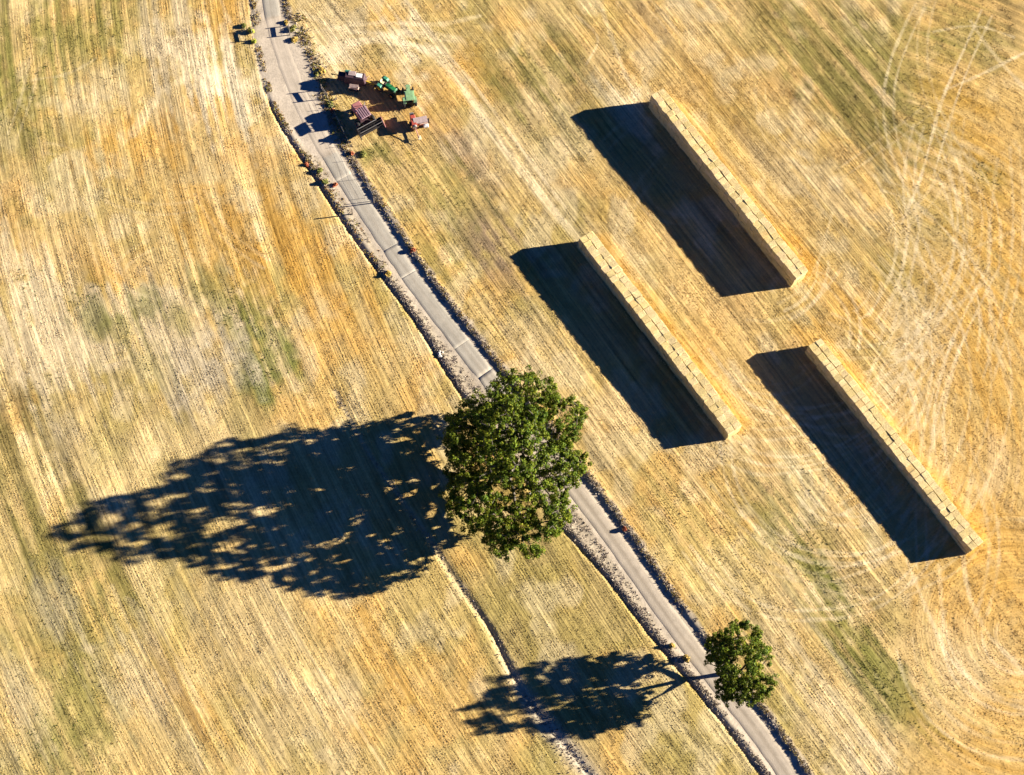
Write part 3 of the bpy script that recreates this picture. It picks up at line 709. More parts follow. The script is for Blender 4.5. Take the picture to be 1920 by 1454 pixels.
def verge_weeds():
    VV, CC = [], []
    n = 26000
    P = extend(ROAD, 25); seg = np.hypot(*np.diff(P, axis=0).T); cum = np.concatenate([[0], np.cumsum(seg)])
    t = rng.uniform(0, cum[-1], n); px = np.interp(t, cum, P[:, 0]); py = np.interp(t, cum, P[:, 1])
    tx = np.interp(t + .5, cum, P[:, 0]) - np.interp(t - .5, cum, P[:, 0]); ty = np.interp(t + .5, cum, P[:, 1]) - np.interp(t - .5, cum, P[:, 1]); L = np.hypot(tx, ty) + 1e-9
    o = rng.uniform(-7.5, 4.2, n)
    x = px - ty / L * o; y = py + tx / L * o
    mk = masks(x, y)
    sdr, sdl = mk[0], mk[1]
    yd = yard_mask(x, y)
    cl = fbm(x / 1.6, y / 1.6, 140, 2)
    left = (sdr < -ROAD_HALF - .25 - .7 * cl) & (sdl > .3) & (yd < .3) & (cl > .36)
    right = (sdr > ROAD_HALF + .5) & (sdr < ROAD_HALF + 2.3) & (yd < .3) & (cl > .36)
    k = left | right
    # keep it thinner, taller on the right bank
    k &= rng.random(n) < np.where(right, .8, .62)
    x1, y1, r1 = x[k], y[k], right[k]
    h = np.where(r1, rng.uniform(.08, .22, len(x1)), rng.uniform(.06, .24, len(x1))); r = rng.uniform(.12, .36, len(x1))
    c = pick(GREYS, len(x1)); up = (y1 > S(0, 520)[1]) & (rng.random(len(x1)) < .35)
    c[up] = pick(GOLDS, int(up.sum()))
    v, q = tufts(x1, y1, h, r, c, 8); VV.append(v); CC.append(q)
    # taller growth on the lip of the right bank that throws the ragged shade on the lane
    m = 3200
    P = extend(ROAD, 30); seg = np.hypot(*np.diff(P, axis=0).T); cum = np.concatenate([[0], np.cumsum(seg)])
    t = rng.uniform(0, cum[-1], m); px = np.interp(t, cum, P[:, 0]); py = np.interp(t, cum, P[:, 1])
    tx = np.interp(t + .5, cum, P[:, 0]) - np.interp(t - .5, cum, P[:, 0]); ty = np.interp(t + .5, cum, P[:, 1]) - np.interp(t - .5, cum, P[:, 1]); L = np.hypot(tx, ty) + 1e-9
    o = ROAD_HALF + rng.uniform(1.1, 2.0, m)
    x2 = px - ty / L * o; y2 = py + tx / L * o
    s2, _ = pdist(x2, y2, ROADX)
    flip = s2 < 0
    x2 = np.where(flip, px + ty / L * o, x2); y2 = np.where(flip, py - tx / L * o, y2)
    k = (yard_mask(x2, y2) < .25) & (vn(t / 2.2, t * 0, 150) > .25)
    x2, y2 = x2[k], y2[k]
    v, q = tufts(x2, y2, rng.uniform(.12, .34, len(x2)), rng.uniform(.15, .35, len(x2)), pick(GREYS + GOLDS[:2], len(x2)), 9); VV.append(v); CC.append(q)
    # lip of the left ditch
    P = LDIT; seg = np.hypot(*np.diff(P, axis=0).T); cum = np.concatenate([[0], np.cumsum(seg)])
    m = 2600
    t = rng.uniform(0, cum[-1], m); px = np.interp(t, cum, P[:, 0]); py = np.interp(t, cum, P[:, 1])
    x3 = px + rng.uniform(.5, 1.5, m); y3 = py + rng.uniform(0, .6, m)
    k = vn(t / 2.6, t * 0, 151) > .42
    x3, y3 = x3[k], y3[k]
    c = pick(GREYS, len(x3)); up = (y3 > S(0, 480)[1]) & (rng.random(len(x3)) < .6); c[up] = pick(GOLDS, int(up.sum()))
    v, q = tufts(x3, y3, rng.uniform(.08, .28, len(x3)), rng.uniform(.15, .35, len(x3)), c, 9); VV.append(v); CC.append(q)
    # weeds along the field edge of the yard
    P = pts([(560, 30), (572, 80), (592, 118), (604, 150), (613, 185), (622, 210), (640, 250), (655, 285)])
    seg = np.hypot(*np.diff(P, axis=0).T); cum = np.concatenate([[0], np.cumsum(seg)])
    m = 900
    t = rng.uniform(0, cum[-1], m); x5 = np.interp(t, cum, P[:, 0]) + rng.normal(0, .8, m); y5 = np.interp(t, cum, P[:, 1]) + rng.normal(0, .5, m)
    k = vn(t / 1.5, t * 0, 153) > .3
    x5, y5 = x5[k], y5[k]
    v, q = tufts(x5, y5, rng.uniform(.10, .42, len(x5)), rng.uniform(.12, .35, len(x5)), pick(GREYS + GOLDS + [(.26, .27, .06), (.38, .32, .33), (.42, .4, .1)], len(x5)), 9); VV.append(v); CC.append(q)
    # gully
    P = GUL; seg = np.hypot(*np.diff(P, axis=0).T); cum = np.concatenate([[0], np.cumsum(seg)])
    m = 1500
    t = rng.uniform(0, cum[-1], m); px = np.interp(t, cum, P[:, 0]); py = np.interp(t, cum, P[:, 1])
    wd = .5 + .9 * ss(-40, -66, py)
    x4 = px + rng.normal(0, 1, m) * wd; y4 = py + rng.normal(0, .4, m)
    k = (vn(t / 1.9, t * 0, 152) > .35) & (rng.random(m) < .25 + .75 * ss(-48, -60, py))
    x4, y4 = x4[k], y4[k]
    v, q = tufts(x4, y4, rng.uniform(.08, .25, len(x4)), rng.uniform(.1, .25, len(x4)), pick(GREYS, len(x4)), 7); VV.append(v); CC.append(q)
    return tuft_mesh('verge_weeds', np.concatenate(VV), np.concatenate(CC), MAT['scrub'])
tag(link('verge_weeds', verge_weeds()), kind='stuff')
def field_clumps():
    """coarser green and gold regrowth standing in the thin patches of the crop"""
    VV, CC = [], []
    for u, v, rx, ry, tilt, kind, s in PATCH:
        if kind not in ('olive', 'green', 'yellow', 'brown'): continue
        cx, cy = S(u, v); t = math.radians(tilt); ax, ay = math.sin(t), -math.cos(t)
        n = int(rx * ry * s * (6 if kind == 'green' else 3.0))
        l = rng.normal(0, .5, n) * ry; w = rng.normal(0, .5, n) * rx
        x = cx + l * ax - w * ay; y = cy + l * ay + w * ax
        k = vn(x / .9, y / .9, 160) > .45
        x, y = x[k], y[k]
        cols = {'olive': [(.26, .23, .07), (.34, .28, .1), (.2, .19, .055)], 'green': [(.14, .17, .035), (.18, .2, .05), (.24, .23, .07)], 'yellow': [(.5, .4, .14), (.42, .34, .12), (.36, .27, .1)], 'brown': [(.22, .16, .07), (.3, .2, .08)]}[kind]
        a, b = tufts(x, y, rng.uniform(.06, .2, len(x)), rng.uniform(.1, .26, len(x)), pick(cols, len(x)), 6)
        VV.append(a); CC.append(b)
    n = 14000
    x = rng.uniform(-104, 106, n); y = rng.uniform(-76, 93, n)
    sf = sample(soft, x, y)
    k = (sf > .9) & (vn(x / 7, y / 7, 165) * .6 + vn(x / 1.6, y / 1.6, 166) * .6 > .74)
    x, y = x[k], y[k]
    a, b = tufts(x, y, rng.uniform(.05, .16, len(x)), rng.uniform(.06, .22, len(x)), pick([(.3, .25, .08), (.38, .29, .1), (.24, .21, .06), (.44, .33, .13), (.3, .2, .08)], len(x)), 5)
    VV.append(a); CC.append(b)
    return tuft_mesh('field_regrowth', np.concatenate(VV), np.concatenate(CC), MAT['scrub'])
tag(link('field_regrowth', field_clumps()), kind='stuff')

# ------------------------------------------------------------------ bushes one can tell apart
def bush(name, u, v, R, H, cols, label, cat='bush', n=260):
    x, y = S(u, v); z = zat(x, y)
    o = thing(name, label, cat, (x, y, z))
    # a few leaning lobes of leaves
    lob = [(rnd.uniform(-.5, .5) * R, rnd.uniform(-.5, .5) * R, rnd.uniform(.35, .7) * H, rnd.uniform(.45, .7)) for _ in range(6)]
    P = []
    for _ in range(n):
        l = rnd.choice(lob); d = Vector((rnd.gauss(0, 1), rnd.gauss(0, 1), rnd.gauss(0, 1))).normalized() * rnd.uniform(.6, 1)
        P.append((l[0] + d.x * R * l[3], l[1] + d.y * R * l[3], max(.05, l[2] + d.z * H * .42)))
    P = np.array(P)
    V, C = leaf_cards(P, P / np.array((R, R, H)), .11, .22, np.array(cols))
    me = mesh_np(name, V, np.arange(len(V)), 4, MAT['scrub']); set_attr(me, 'tint', 'FLOAT_COLOR', C, 'color')
    link('foliage', me, o)
    b = MB()
    for l in lob: b.tube((0, 0, -.05), (l[0] * .8, l[1] * .8, l[2]), .035, .012, 5)
    b.build('stem', MAT['bark'], o)
    return o
def leaf_cards(P, nrm, s0, s1, cols, up=.35):
    """one quad leaf clump per point, facing roughly outwards"""
    n = len(P)
    nr = nrm / (np.linalg.norm(nrm, axis=1, keepdims=True) + 1e-6) + rng.normal(0, .5, (n, 3)); nr[:, 2] += up
    nr /= np.linalg.norm(nr, axis=1, keepdims=True) + 1e-6
    t = np.cross(nr, rng.normal(0, 1, (n, 3))); t /= np.linalg.norm(t, axis=1, keepdims=True) + 1e-6
    b = np.cross(nr, t)
    s = rng.uniform(s0, s1, (n, 1)); e = rng.uniform(.55, 1.0, (n, 1))
    V = np.stack([P - t * s, P - b * s * e, P + t * s * rng.uniform(.7, 1.2, (n, 1)), P + b * s * e], 1)
    V += rng.normal(0, .12, V.shape) * s[:, None, :]
    c = cols[rng.integers(0, len(cols), n)] * rng.uniform(.75, 1.25, (n, 1))
    C = np.ones((n, 4, 4)); C[:, :, :3] = np.clip(c, .003, .9)[:, None, :]
    return V.reshape(-1, 3), C.reshape(-1, 4)

# ------------------------------------------------------------------ oaks
LEAF = [(.095, .145, .010), (.145, .185, .012), (.060, .105, .010), (.180, .200, .018), (.110, .140, .014)]
def oak(name, label, u, v, lobes, n_cl, mind, per, puff, trunk_r, fork, leaf, drop, seed):
    r = random.Random(seed); g = np.random.default_rng(seed)
    x, y = S(u, v); z = zat(x, y) - .05
    o = thing(name, label, 'tree', (x, y, z))
    L = np.array(lobes, float)
    cl = []; tries = 0; SC = trunk_r * 3.2 + 1.4
    lo_z = min(l[2] - l[5] for l in lobes)
    while len(cl) < n_cl and tries < n_cl * 60:
        tries += 1
        l = L[r.randrange(len(L))]
        d = np.array([r.gauss(0, 1), r.gauss(0, 1), r.gauss(0, 1)]); d /= np.linalg.norm(d)
        q = r.uniform(.72, 1.02) if r.random() < .82 else r.uniform(.35, .7)
        p = l[:3] + d * q * l[3:6]
        if p[2] < lo_z + .4: continue
        inside = (((p - L[:, :3]) / L[:, 3:6]) ** 2).sum(1)
        if (inside < .40).sum() > 0 and r.random() < .8: continue
        if float(vn(p[0] / SC + p[2] / (SC * 1.5), p[1] / SC - p[2] / (SC * 1.4), seed)) < drop + (.12 if p[2] < .42 * L[0, 2] else 0): continue
        if cl:
            q2 = np.array(cl)
            if ((q2 - p) ** 2).sum(1).min() < mind ** 2: continue
        cl.append(p)
    cl = np.array(cl)
    # limbs: every cluster is joined to the nearest wood that already grows towards it
    nodes = [np.array((0, 0, 0.0)), np.array((.1, .05, fork * .5)), np.array((.15, .1, fork))]; par = [-1, 0, 1]
    root = nodes[2]
    order = np.argsort(np.linalg.norm(cl - root, axis=1))
    leafn = []
    for i in order:
        p = cl[i]; nn = np.array(nodes[2:])
        dd = np.linalg.norm(nn - p, axis=1); dr = np.linalg.norm(nn - root, axis=1)
        cost = dd + .30 * dr + 1.6 * np.clip(nn[:, 2] - p[2] + .2 * dd, 0, None)
        j = int(np.argmin(cost)) + 2
        a = nodes[j]; k = max(1, int(np.linalg.norm(p - a) / 1.5)); prev = j
        for s in range(1, k + 1):
            t = s / k
            q = a * (1 - t) + p * t
            q = q + np.array((r.gauss(0, .14), r.gauss(0, .14), r.gauss(0, .10) - .55 * math.sin(math.pi * t) * (np.linalg.norm(p - a) > 4))) * (s < k)
            nodes.append(q); par.append(prev); prev = len(nodes) - 1
        leafn.append(prev)
    cnt = np.zeros(len(nodes))
    for i in leafn:
        k = i
        while k >= 0: cnt[k] += 1; k = par[k]
    rad = trunk_r * (cnt / cnt[0]) ** .42
    V = []; Fq = []
    K = 6
    for i, p in enumerate(par):
        if p < 0: continue
        a, b = nodes[p], nodes[i]
        ra = rad[p] if (p < 3 or rad[p] < rad[i] * 1.5) else rad[i] * 1.25
        rb = rad[i]
        if rb < .03: rb = .022; ra = min(ra, .04)
        if p == 0: ra = trunk_r * 1.45
        d = b - a; ln = np.linalg.norm(d)
        if ln < 1e-4: continue
        d /= ln; t = np.cross(d, (.3, .2, .9) if abs(d[2]) < .9 else (1, 0, 0)); t /= np.linalg.norm(t); c = np.cross(d, t)
        s = len(V)
        for (cc, rr) in ((a, ra), (b + d * min(rb * .4, .1), rb)):
            for q in range(K):
                th = 2 * math.pi * q / K
                V.append(cc + (t * math.cos(th) + c * math.sin(th)) * rr)
        for q in range(K): Fq += [s + q, s + (q + 1) % K, s + K + (q + 1) % K, s + K + q]
    me = mesh_np('trunk', np.array(V), np.array(Fq), 4, MAT['bark'], True)
    link('trunk', me, o)
    # foliage puffs round the limb ends
    PP = []; NN = []; CCn = []
    ctr = L[:, :3].mean(0)
    base_c = np.array(LEAF)
    for p in cl:
        m = int(per * r.uniform(.6, 1.25)); pr = puff * r.uniform(.7, 1.2)
        sub = [g.normal(0, 1, 3) * np.array((.46, .46, .30)) * pr for _ in range(4)]
        d = g.normal(0, 1, (m, 3)); d /= np.linalg.norm(d, axis=1, keepdims=True)
        s_ = np.array(sub)[g.integers(0, 4, m)]
        q = p + s_ + d * (g.uniform(.55, 1, (m, 1)) * pr * .56) * np.array((1, 1, .7))
        out = (p - ctr) / np.linalg.norm(p - ctr)
        PP.append(q); NN.append(d + .35 * out)
        tone = r.uniform(.72, 1.25); warm = r.gauss(0, .10)
        CCn.append(base_c[g.integers(0, 5, m)] * tone * (1 + warm * np.array((1, .3, -.5))))
    PP = np.concatenate(PP); NN = np.concatenate(NN); CCn = np.concatenate(CCn)
    V, C = leaf_cards(PP, NN, leaf[0], leaf[1], base_c)
    C = C.reshape(-1, 4, 4); C[:, :, :3] = np.clip(CCn * rng.uniform(.8, 1.2, (len(PP), 1)), .004, .5)[:, None, :]
    me = mesh_np('crown', V, np.arange(len(V)), 4, MAT['leaf']); set_attr(me, 'tint', 'FLOAT_COLOR', C.reshape(-1, 4), 'color')
    link('crown', me, o)
    return o
oak('oak_tree', 'huge spreading green oak covering the lane, with the longest shadow', 955, 885,
    [(0, 0.6, 15.4, 7.2, 8.2, 6.3), (1.9, 9.6, 12.8, 6.2, 5.4, 5.2), (8.4, 5.6, 12, 4.6, 5.0, 4.6), (-7.8, 2.6, 11.8, 5.0, 5.6, 5.2), (-6.2, -8.2, 10.4, 4.9, 5.2, 5), (5.2, -9.6, 10.8, 5.2, 5.6, 5), (-0.4, 0.8, 18.6, 5.2, 6.4, 4.6), (8.8, -2.2, 11, 4.3, 4.4, 4.4), (-2, -14, 8.4, 2.9, 3.4, 2.8), (4.8, -14.6, 8.6, 3.2, 3.4, 2.8), (-7.6, 6, 6.8, 3.4, 5, 2.7), (-8.4, -4.8, 5.9, 3.1, 4.6, 2.3), (-3, 9, 5.2, 7, 5, 2.2), (-2, -10, 5, 7, 4.5, 2), (-6, 0, 4.6, 6, 7, 1.8), (-1, 6, 9.5, 6, 6, 4), (0, -6, 9, 6, 6, 4)],
    680, 1.30, 235, 1.10, .75, 2.6, (.10, .21), .26, 5)
oak('oak_tree', 'small round green oak at the lower lane edge with bare trunk shadow across the road', 1367, 1262,
    [(-0.3, 0, 9.0, 4.0, 4.4, 4.0), (0.9, 4.4, 9.2, 3.2, 2.9, 2.9), (3.4, 1.6, 8.6, 2.3, 2.6, 2.8), (3.5, -3.4, 8, 2.5, 2.6, 2.5), (-3.2, 2, 8.4, 2.5, 2.8, 3), (-0.4, 0, 11.3, 3.6, 4.0, 2.7), (-1.9, -3.8, 7.4, 2.4, 2.1, 2), (1.6, -4.6, 7.8, 2.5, 2.1, 2), (-2.4, 4.5, 5.6, 1.8, 1.8, 1.5), (-1.4, 3.4, 4, 1.6, 1.2, 1), (-0.9, -3.4, 5, 1.2, 1.8, 0.9), (-1.6, 3.0, 5, 2.2, 1.8, 1.5), (0, -1, 6, 3, 3, 1.5)],
    215, .92, 200, .86, .34, 2.4, (.09, .18), .20, 9)

# ------------------------------------------------------------------ hay stacks: every bale is a thing
ORD = ['first', 'second', 'third', 'fourth', 'fifth', 'sixth', 'seventh', 'eighth', 'ninth', 'tenth', 'eleventh', 'twelfth', 'thirteenth', 'fourteenth', 'fifteenth', 'sixteenth', 'seventeenth', 'eighteenth', 'nineteenth', 'twentieth']
def ordw(k):
    if k < 20: return ORD[k]
    t = {2: 'twenty', 3: 'thirty', 4: 'forty'}[(k + 1) // 10]
    if (k + 1) % 10 == 0: return t[:-1] + 'ieth'
    return t + '-' + ORD[(k + 1) % 10 - 1]
def bale_mesh(L_, W_, H_, seed):
    r = random.Random(seed)
    bm = bmesh.new(); q = bmesh.ops.create_cube(bm, size=1.0)
    for v in bm.verts: v.co = Vector((v.co.x * L_, v.co.y * W_, (v.co.z + .5) * H_))
    bmesh.ops.bevel(bm, geom=bm.edges[:], offset=.055, segments=1, affect='EDGES')
    for v in bm.verts:
        v.co += Vector((r.uniform(-.05, .05), r.uniform(-.07, .07), r.uniform(-.05, .05) if v.co.z > .1 else 0))
    bmesh.ops.recalc_face_normals(bm, faces=bm.faces)
    me = bpy.data.meshes.new('straw_bale'); bm.to_mesh(me); bm.free(); me.materials.append(MAT['bale'])
    return me
def loose_straw():
    VV, CC = [], []
    for A, B, w, n, bh in STACKS:
        d = (B - A) / np.linalg.norm(B - A); nrm = np.array((-d[1], d[0]))
        m = 420
        l = rng.uniform(-1.2, 48.8, m); q = np.where(rng.random(m) < .6, w + np.abs(rng.normal(0, .8, m)) + .1, -np.abs(rng.normal(0, .6, m)) - .1)
        x = A[0] + d[0] * l + nrm[0] * q; y = A[1] + d[1] * l + nrm[1] * q
        a, b = tufts(x, y, rng.uniform(.04, .16, m), rng.uniform(.1, .4, m), pick([(.66, .52, .24), (.6, .42, .14), (.7, .56, .3)], m), 6); VV.append(a); CC.append(b)
    return tuft_mesh('loose_straw', np.concatenate(VV), np.concatenate(CC), MAT['scrub'])
tag(link('loose_straw', loose_straw()), kind='stuff')
WHERE = ['the upper right stack', 'the middle stack', 'the lower right stack']
GROUPS = ['straw bales of the upper right stack', 'straw bales of the middle stack', 'straw bales of the lower right stack']
NL = 38
restV = []; restF = []; left_over = 82
vis = []
for si, (A, B, w, nlay, bh) in enumerate(STACKS):
    d = (B - A) / np.linalg.norm(B - A); nrm = np.array((-d[1], d[0])); rz = math.atan2(d[1], d[0])
    step = np.linalg.norm(B - A) / NL; cw = w / 2
    variants = [bale_mesh(step + .005, cw - .03, bh - .012, 100 * si + k) for k in range(7)]
    z0 = zat(*((A + B) / 2 + nrm * w / 2)) - .08
    tops = []
    shift = [0.10 * (fbm(np.array([i / 6.0]), np.array([si * 9.1]), 200, 2)[0] - .5) * 2 for i in range(NL)]
    for lay in range(nlay):
        for i in range(NL):
            tall = 1.13 - .14 * i / NL
            for c in range(2):
                top = lay == nlay - 1
                jx = rnd.uniform(-.04, .04); jy = rnd.uniform(-.07, .07) + shift[i] * (.4 + .6 * lay / nlay)
                if top: jy += (.025 if c else -.025)
                lean = -.03 * lay if i < 1 else 0
                p = A + d * ((i + .5) * step + jx) + nrm * ((c + .5) * cw + jy)
                z = z0 + lay * bh * tall + (rnd.uniform(-.04, .07) if top else 0)
                a = rz + rnd.gauss(0, .022) + (math.pi if rnd.random() < .5 else 0)
                mesh = rnd.choice(variants)
                show = top
                if not top and left_over > 0 and c == 0:
                    if lay == nlay - 2 and si in (0, 2): show = True; left_over -= 1
                elif not top and c == 1 and i == NL - 1 and left_over > 0 and lay == nlay - 2:
                    show = True; left_over -= 1
                if show:
                    o = bpy.data.objects.new('straw_bale', mesh); COL.objects.link(o)
                    o.location = (p[0], p[1], z); o.rotation_euler = (rnd.gauss(0, .014), rnd.gauss(0, .014), a); o.scale = (1, 1, tall)
                    side = ('roadside' if c == 0 else 'sunny side')
                    half = i if i < NL // 2 else NL - 1 - i
                    end = 'upper end' if i < NL // 2 else 'lower end'
                    lvl = 'on top of' if top else 'one layer down on'
                    tag(o, f'{side} bale {lvl} {WHERE[si]}, {ordw(half)} from its {end}', 'straw bale', GROUPS[si])
                else:
                    mt = Matrix.Translation((p[0], p[1], z)) @ Matrix.Rotation(a, 4, 'Z') @ Matrix.Diagonal((1, 1, tall, 1))
                    s = sum(len(q) for q in restV)
                    vv = np.array([list(mt @ v.co) for v in mesh.vertices]); restV.append(vv)
                    restF += [[s + k for k in f.vertices] for f in mesh.polygons]
me = bpy.data.meshes.new('lower_bales'); me.from_pydata(np.concatenate(restV).tolist(), [], restF); me.materials.append(MAT['bale']); me.update()
tag(link('lower_bales', me), kind='stuff')

# ------------------------------------------------------------------ farm machines. Local x points forward.
def heading(a, b):
    xa_, ya_ = S(*a); xb, yb = S(*b)
    return math.atan2(yb - ya_, xb - xa_)
def wheel(parent, c, R, w, rimmat, spokes=True):
    """tyre with rim as sub-part; axle along y"""
    b = MB(); b.ring(c, (0, 1, 0), R, w * .5, 22, 8, 1.0)
    n = 22
    for k in range(n):                                       # lugs
        a = 2 * math.pi * k / n
        b.box((c[0] + math.cos(a) * R * .985, c[1], c[2] + math.sin(a) * R * .985), (.05, w * .8, .10), ry=-a, bev=0)
    t = b.build('wheel', MAT['rubber'], parent)
    m = MB(); m.tube((c[0], c[1] - w * .28, c[2]), (c[0], c[1] + w * .28, c[2]), R - w * .55, None, 14); m.tube((c[0], c[1] - w * .42, c[2]), (c[0], c[1] + w * .42, c[2]), R * .2, None, 8)
    m.build('rim', rimmat, t)
    return t

def tractor(label, u, v, hd, fend, hood, canopy, group, seatmat):
    x, y = S(u, v); z = zat(x, y)
    o = thing('tractor', label, 'tractor', (x, y, z), hd, group)
    o.scale = (1.27, 1.27, 1.2)
    b = MB(); b.box((.0, 0, .85), (2.9, .42, .5)); b.box((-.95, 0, .95), (1.0, .9, .7)); b.box((1.55, 0, .75), (.35, .5, .4)); b.tube((1.35, -.75, .55), (1.35, .75, .55), .07); b.tube((-1.0, -.95, .85), (-1.0, .95, .85), .11)
    b.build('chassis', MAT['black'], o)
    h = MB(); h.prism([(-.15, 1.05), (-.15, 1.72), (.3, 1.78), (1.55, 1.66), (1.75, 1.5), (1.78, 1.0)], -.31, .31)
    h.build('bonnet', hood, o)
    gq = MB()
    for k in range(4): gq.box((1.79, 0, 1.08 + .11 * k), (.03, .5, .05), bev=0)
    gq.build('grille', MAT['black'], o)
    for s in (-1, 1):
        m = MB()
        m.box((-1.0, s * .82, 1.62), (.62, .5, .06), bev=.02); m.box((-1.46, s * .82, 1.45), (.42, .5, .06), ry=-.85, bev=.02); m.box((-.56, s * .82, 1.47), (.40, .5, .06), ry=.8, bev=.02)
        m.box((-1.0, s * .60, 1.35), (1.0, .05, .5), bev=.01)
        m.build('fender', fend, o)
        wheel(o, (-1.0, s * .92, .80), .80, .42, MAT['yellow']); wheel(o, (1.35, s * .80, .46), .46, .26, MAT['yellow'])
        l = MB(); l.tube((1.55, s * .36, 1.45), (1.62, s * .36, 1.45), .09, None, 8); l.build('headlight', MAT['white'], o)
    s_ = MB(); s_.box((-1.0, 0, 1.35), (.5, .52, .12)); s_.box((-1.27, 0, 1.62), (.12, .52, .5), ry=-.15); s_.build('seat', seatmat, o)
    st_ = MB(); st_.tube((-.2, 0, 1.35), (-.48, 0, 1.75), .025, None, 6); st_.ring((-.50, 0, 1.78), (-.55, 0, .83), .21, .022, 14, 5); st_.build('steering_wheel', MAT['black'], o)
    e = MB(); e.tube((.85, .18, 1.7), (.85, .18, 2.35), .045, None, 8); e.build('exhaust', MAT['black'], o)
    hitch = MB(); hitch.box((-1.75, 0, .5), (.7, .10, .08)); hitch.box((-1.7, .3, .65), (.7, .06, .06), ry=.2, bev=0); hitch.box((-1.7, -.3, .65), (.7, .06, .06), ry=.2, bev=0); hitch.build('hitch', MAT['black'], o)
    if canopy:
        c = MB(); c.box((-.85, 0, 2.42), (1.75, 1.55, .12), bev=.05); c.box((-.85, 0, 2.50), (1.45, 1.2, .06), bev=.03); c.build('canopy', canopy, o)
        for sx in (-1.45, -.2):
            for sy in (-.6, .6):
                p = MB(); p.tube((sx, sy, 1.35), (sx * .95 - .05, sy, 2.40), .035, None, 6); p.build('canopy_post', MAT['black'], o)
    return o
tractor('dark green open tractor with cream seat and bonnet pointing to the lower right', 727, 169, heading((712, 158), (745, 180)), MAT['teal'], MAT['green'], None, 'tractors in the yard', MAT['cream'])
tractor('light green tractor with a wide canopy, bonnet pointing up the photo', 767, 186, heading((768, 200), (763, 165)), MAT['palegreen'], MAT['palegreen'], MAT['palegreen'], 'tractors in the yard', MAT['black'])

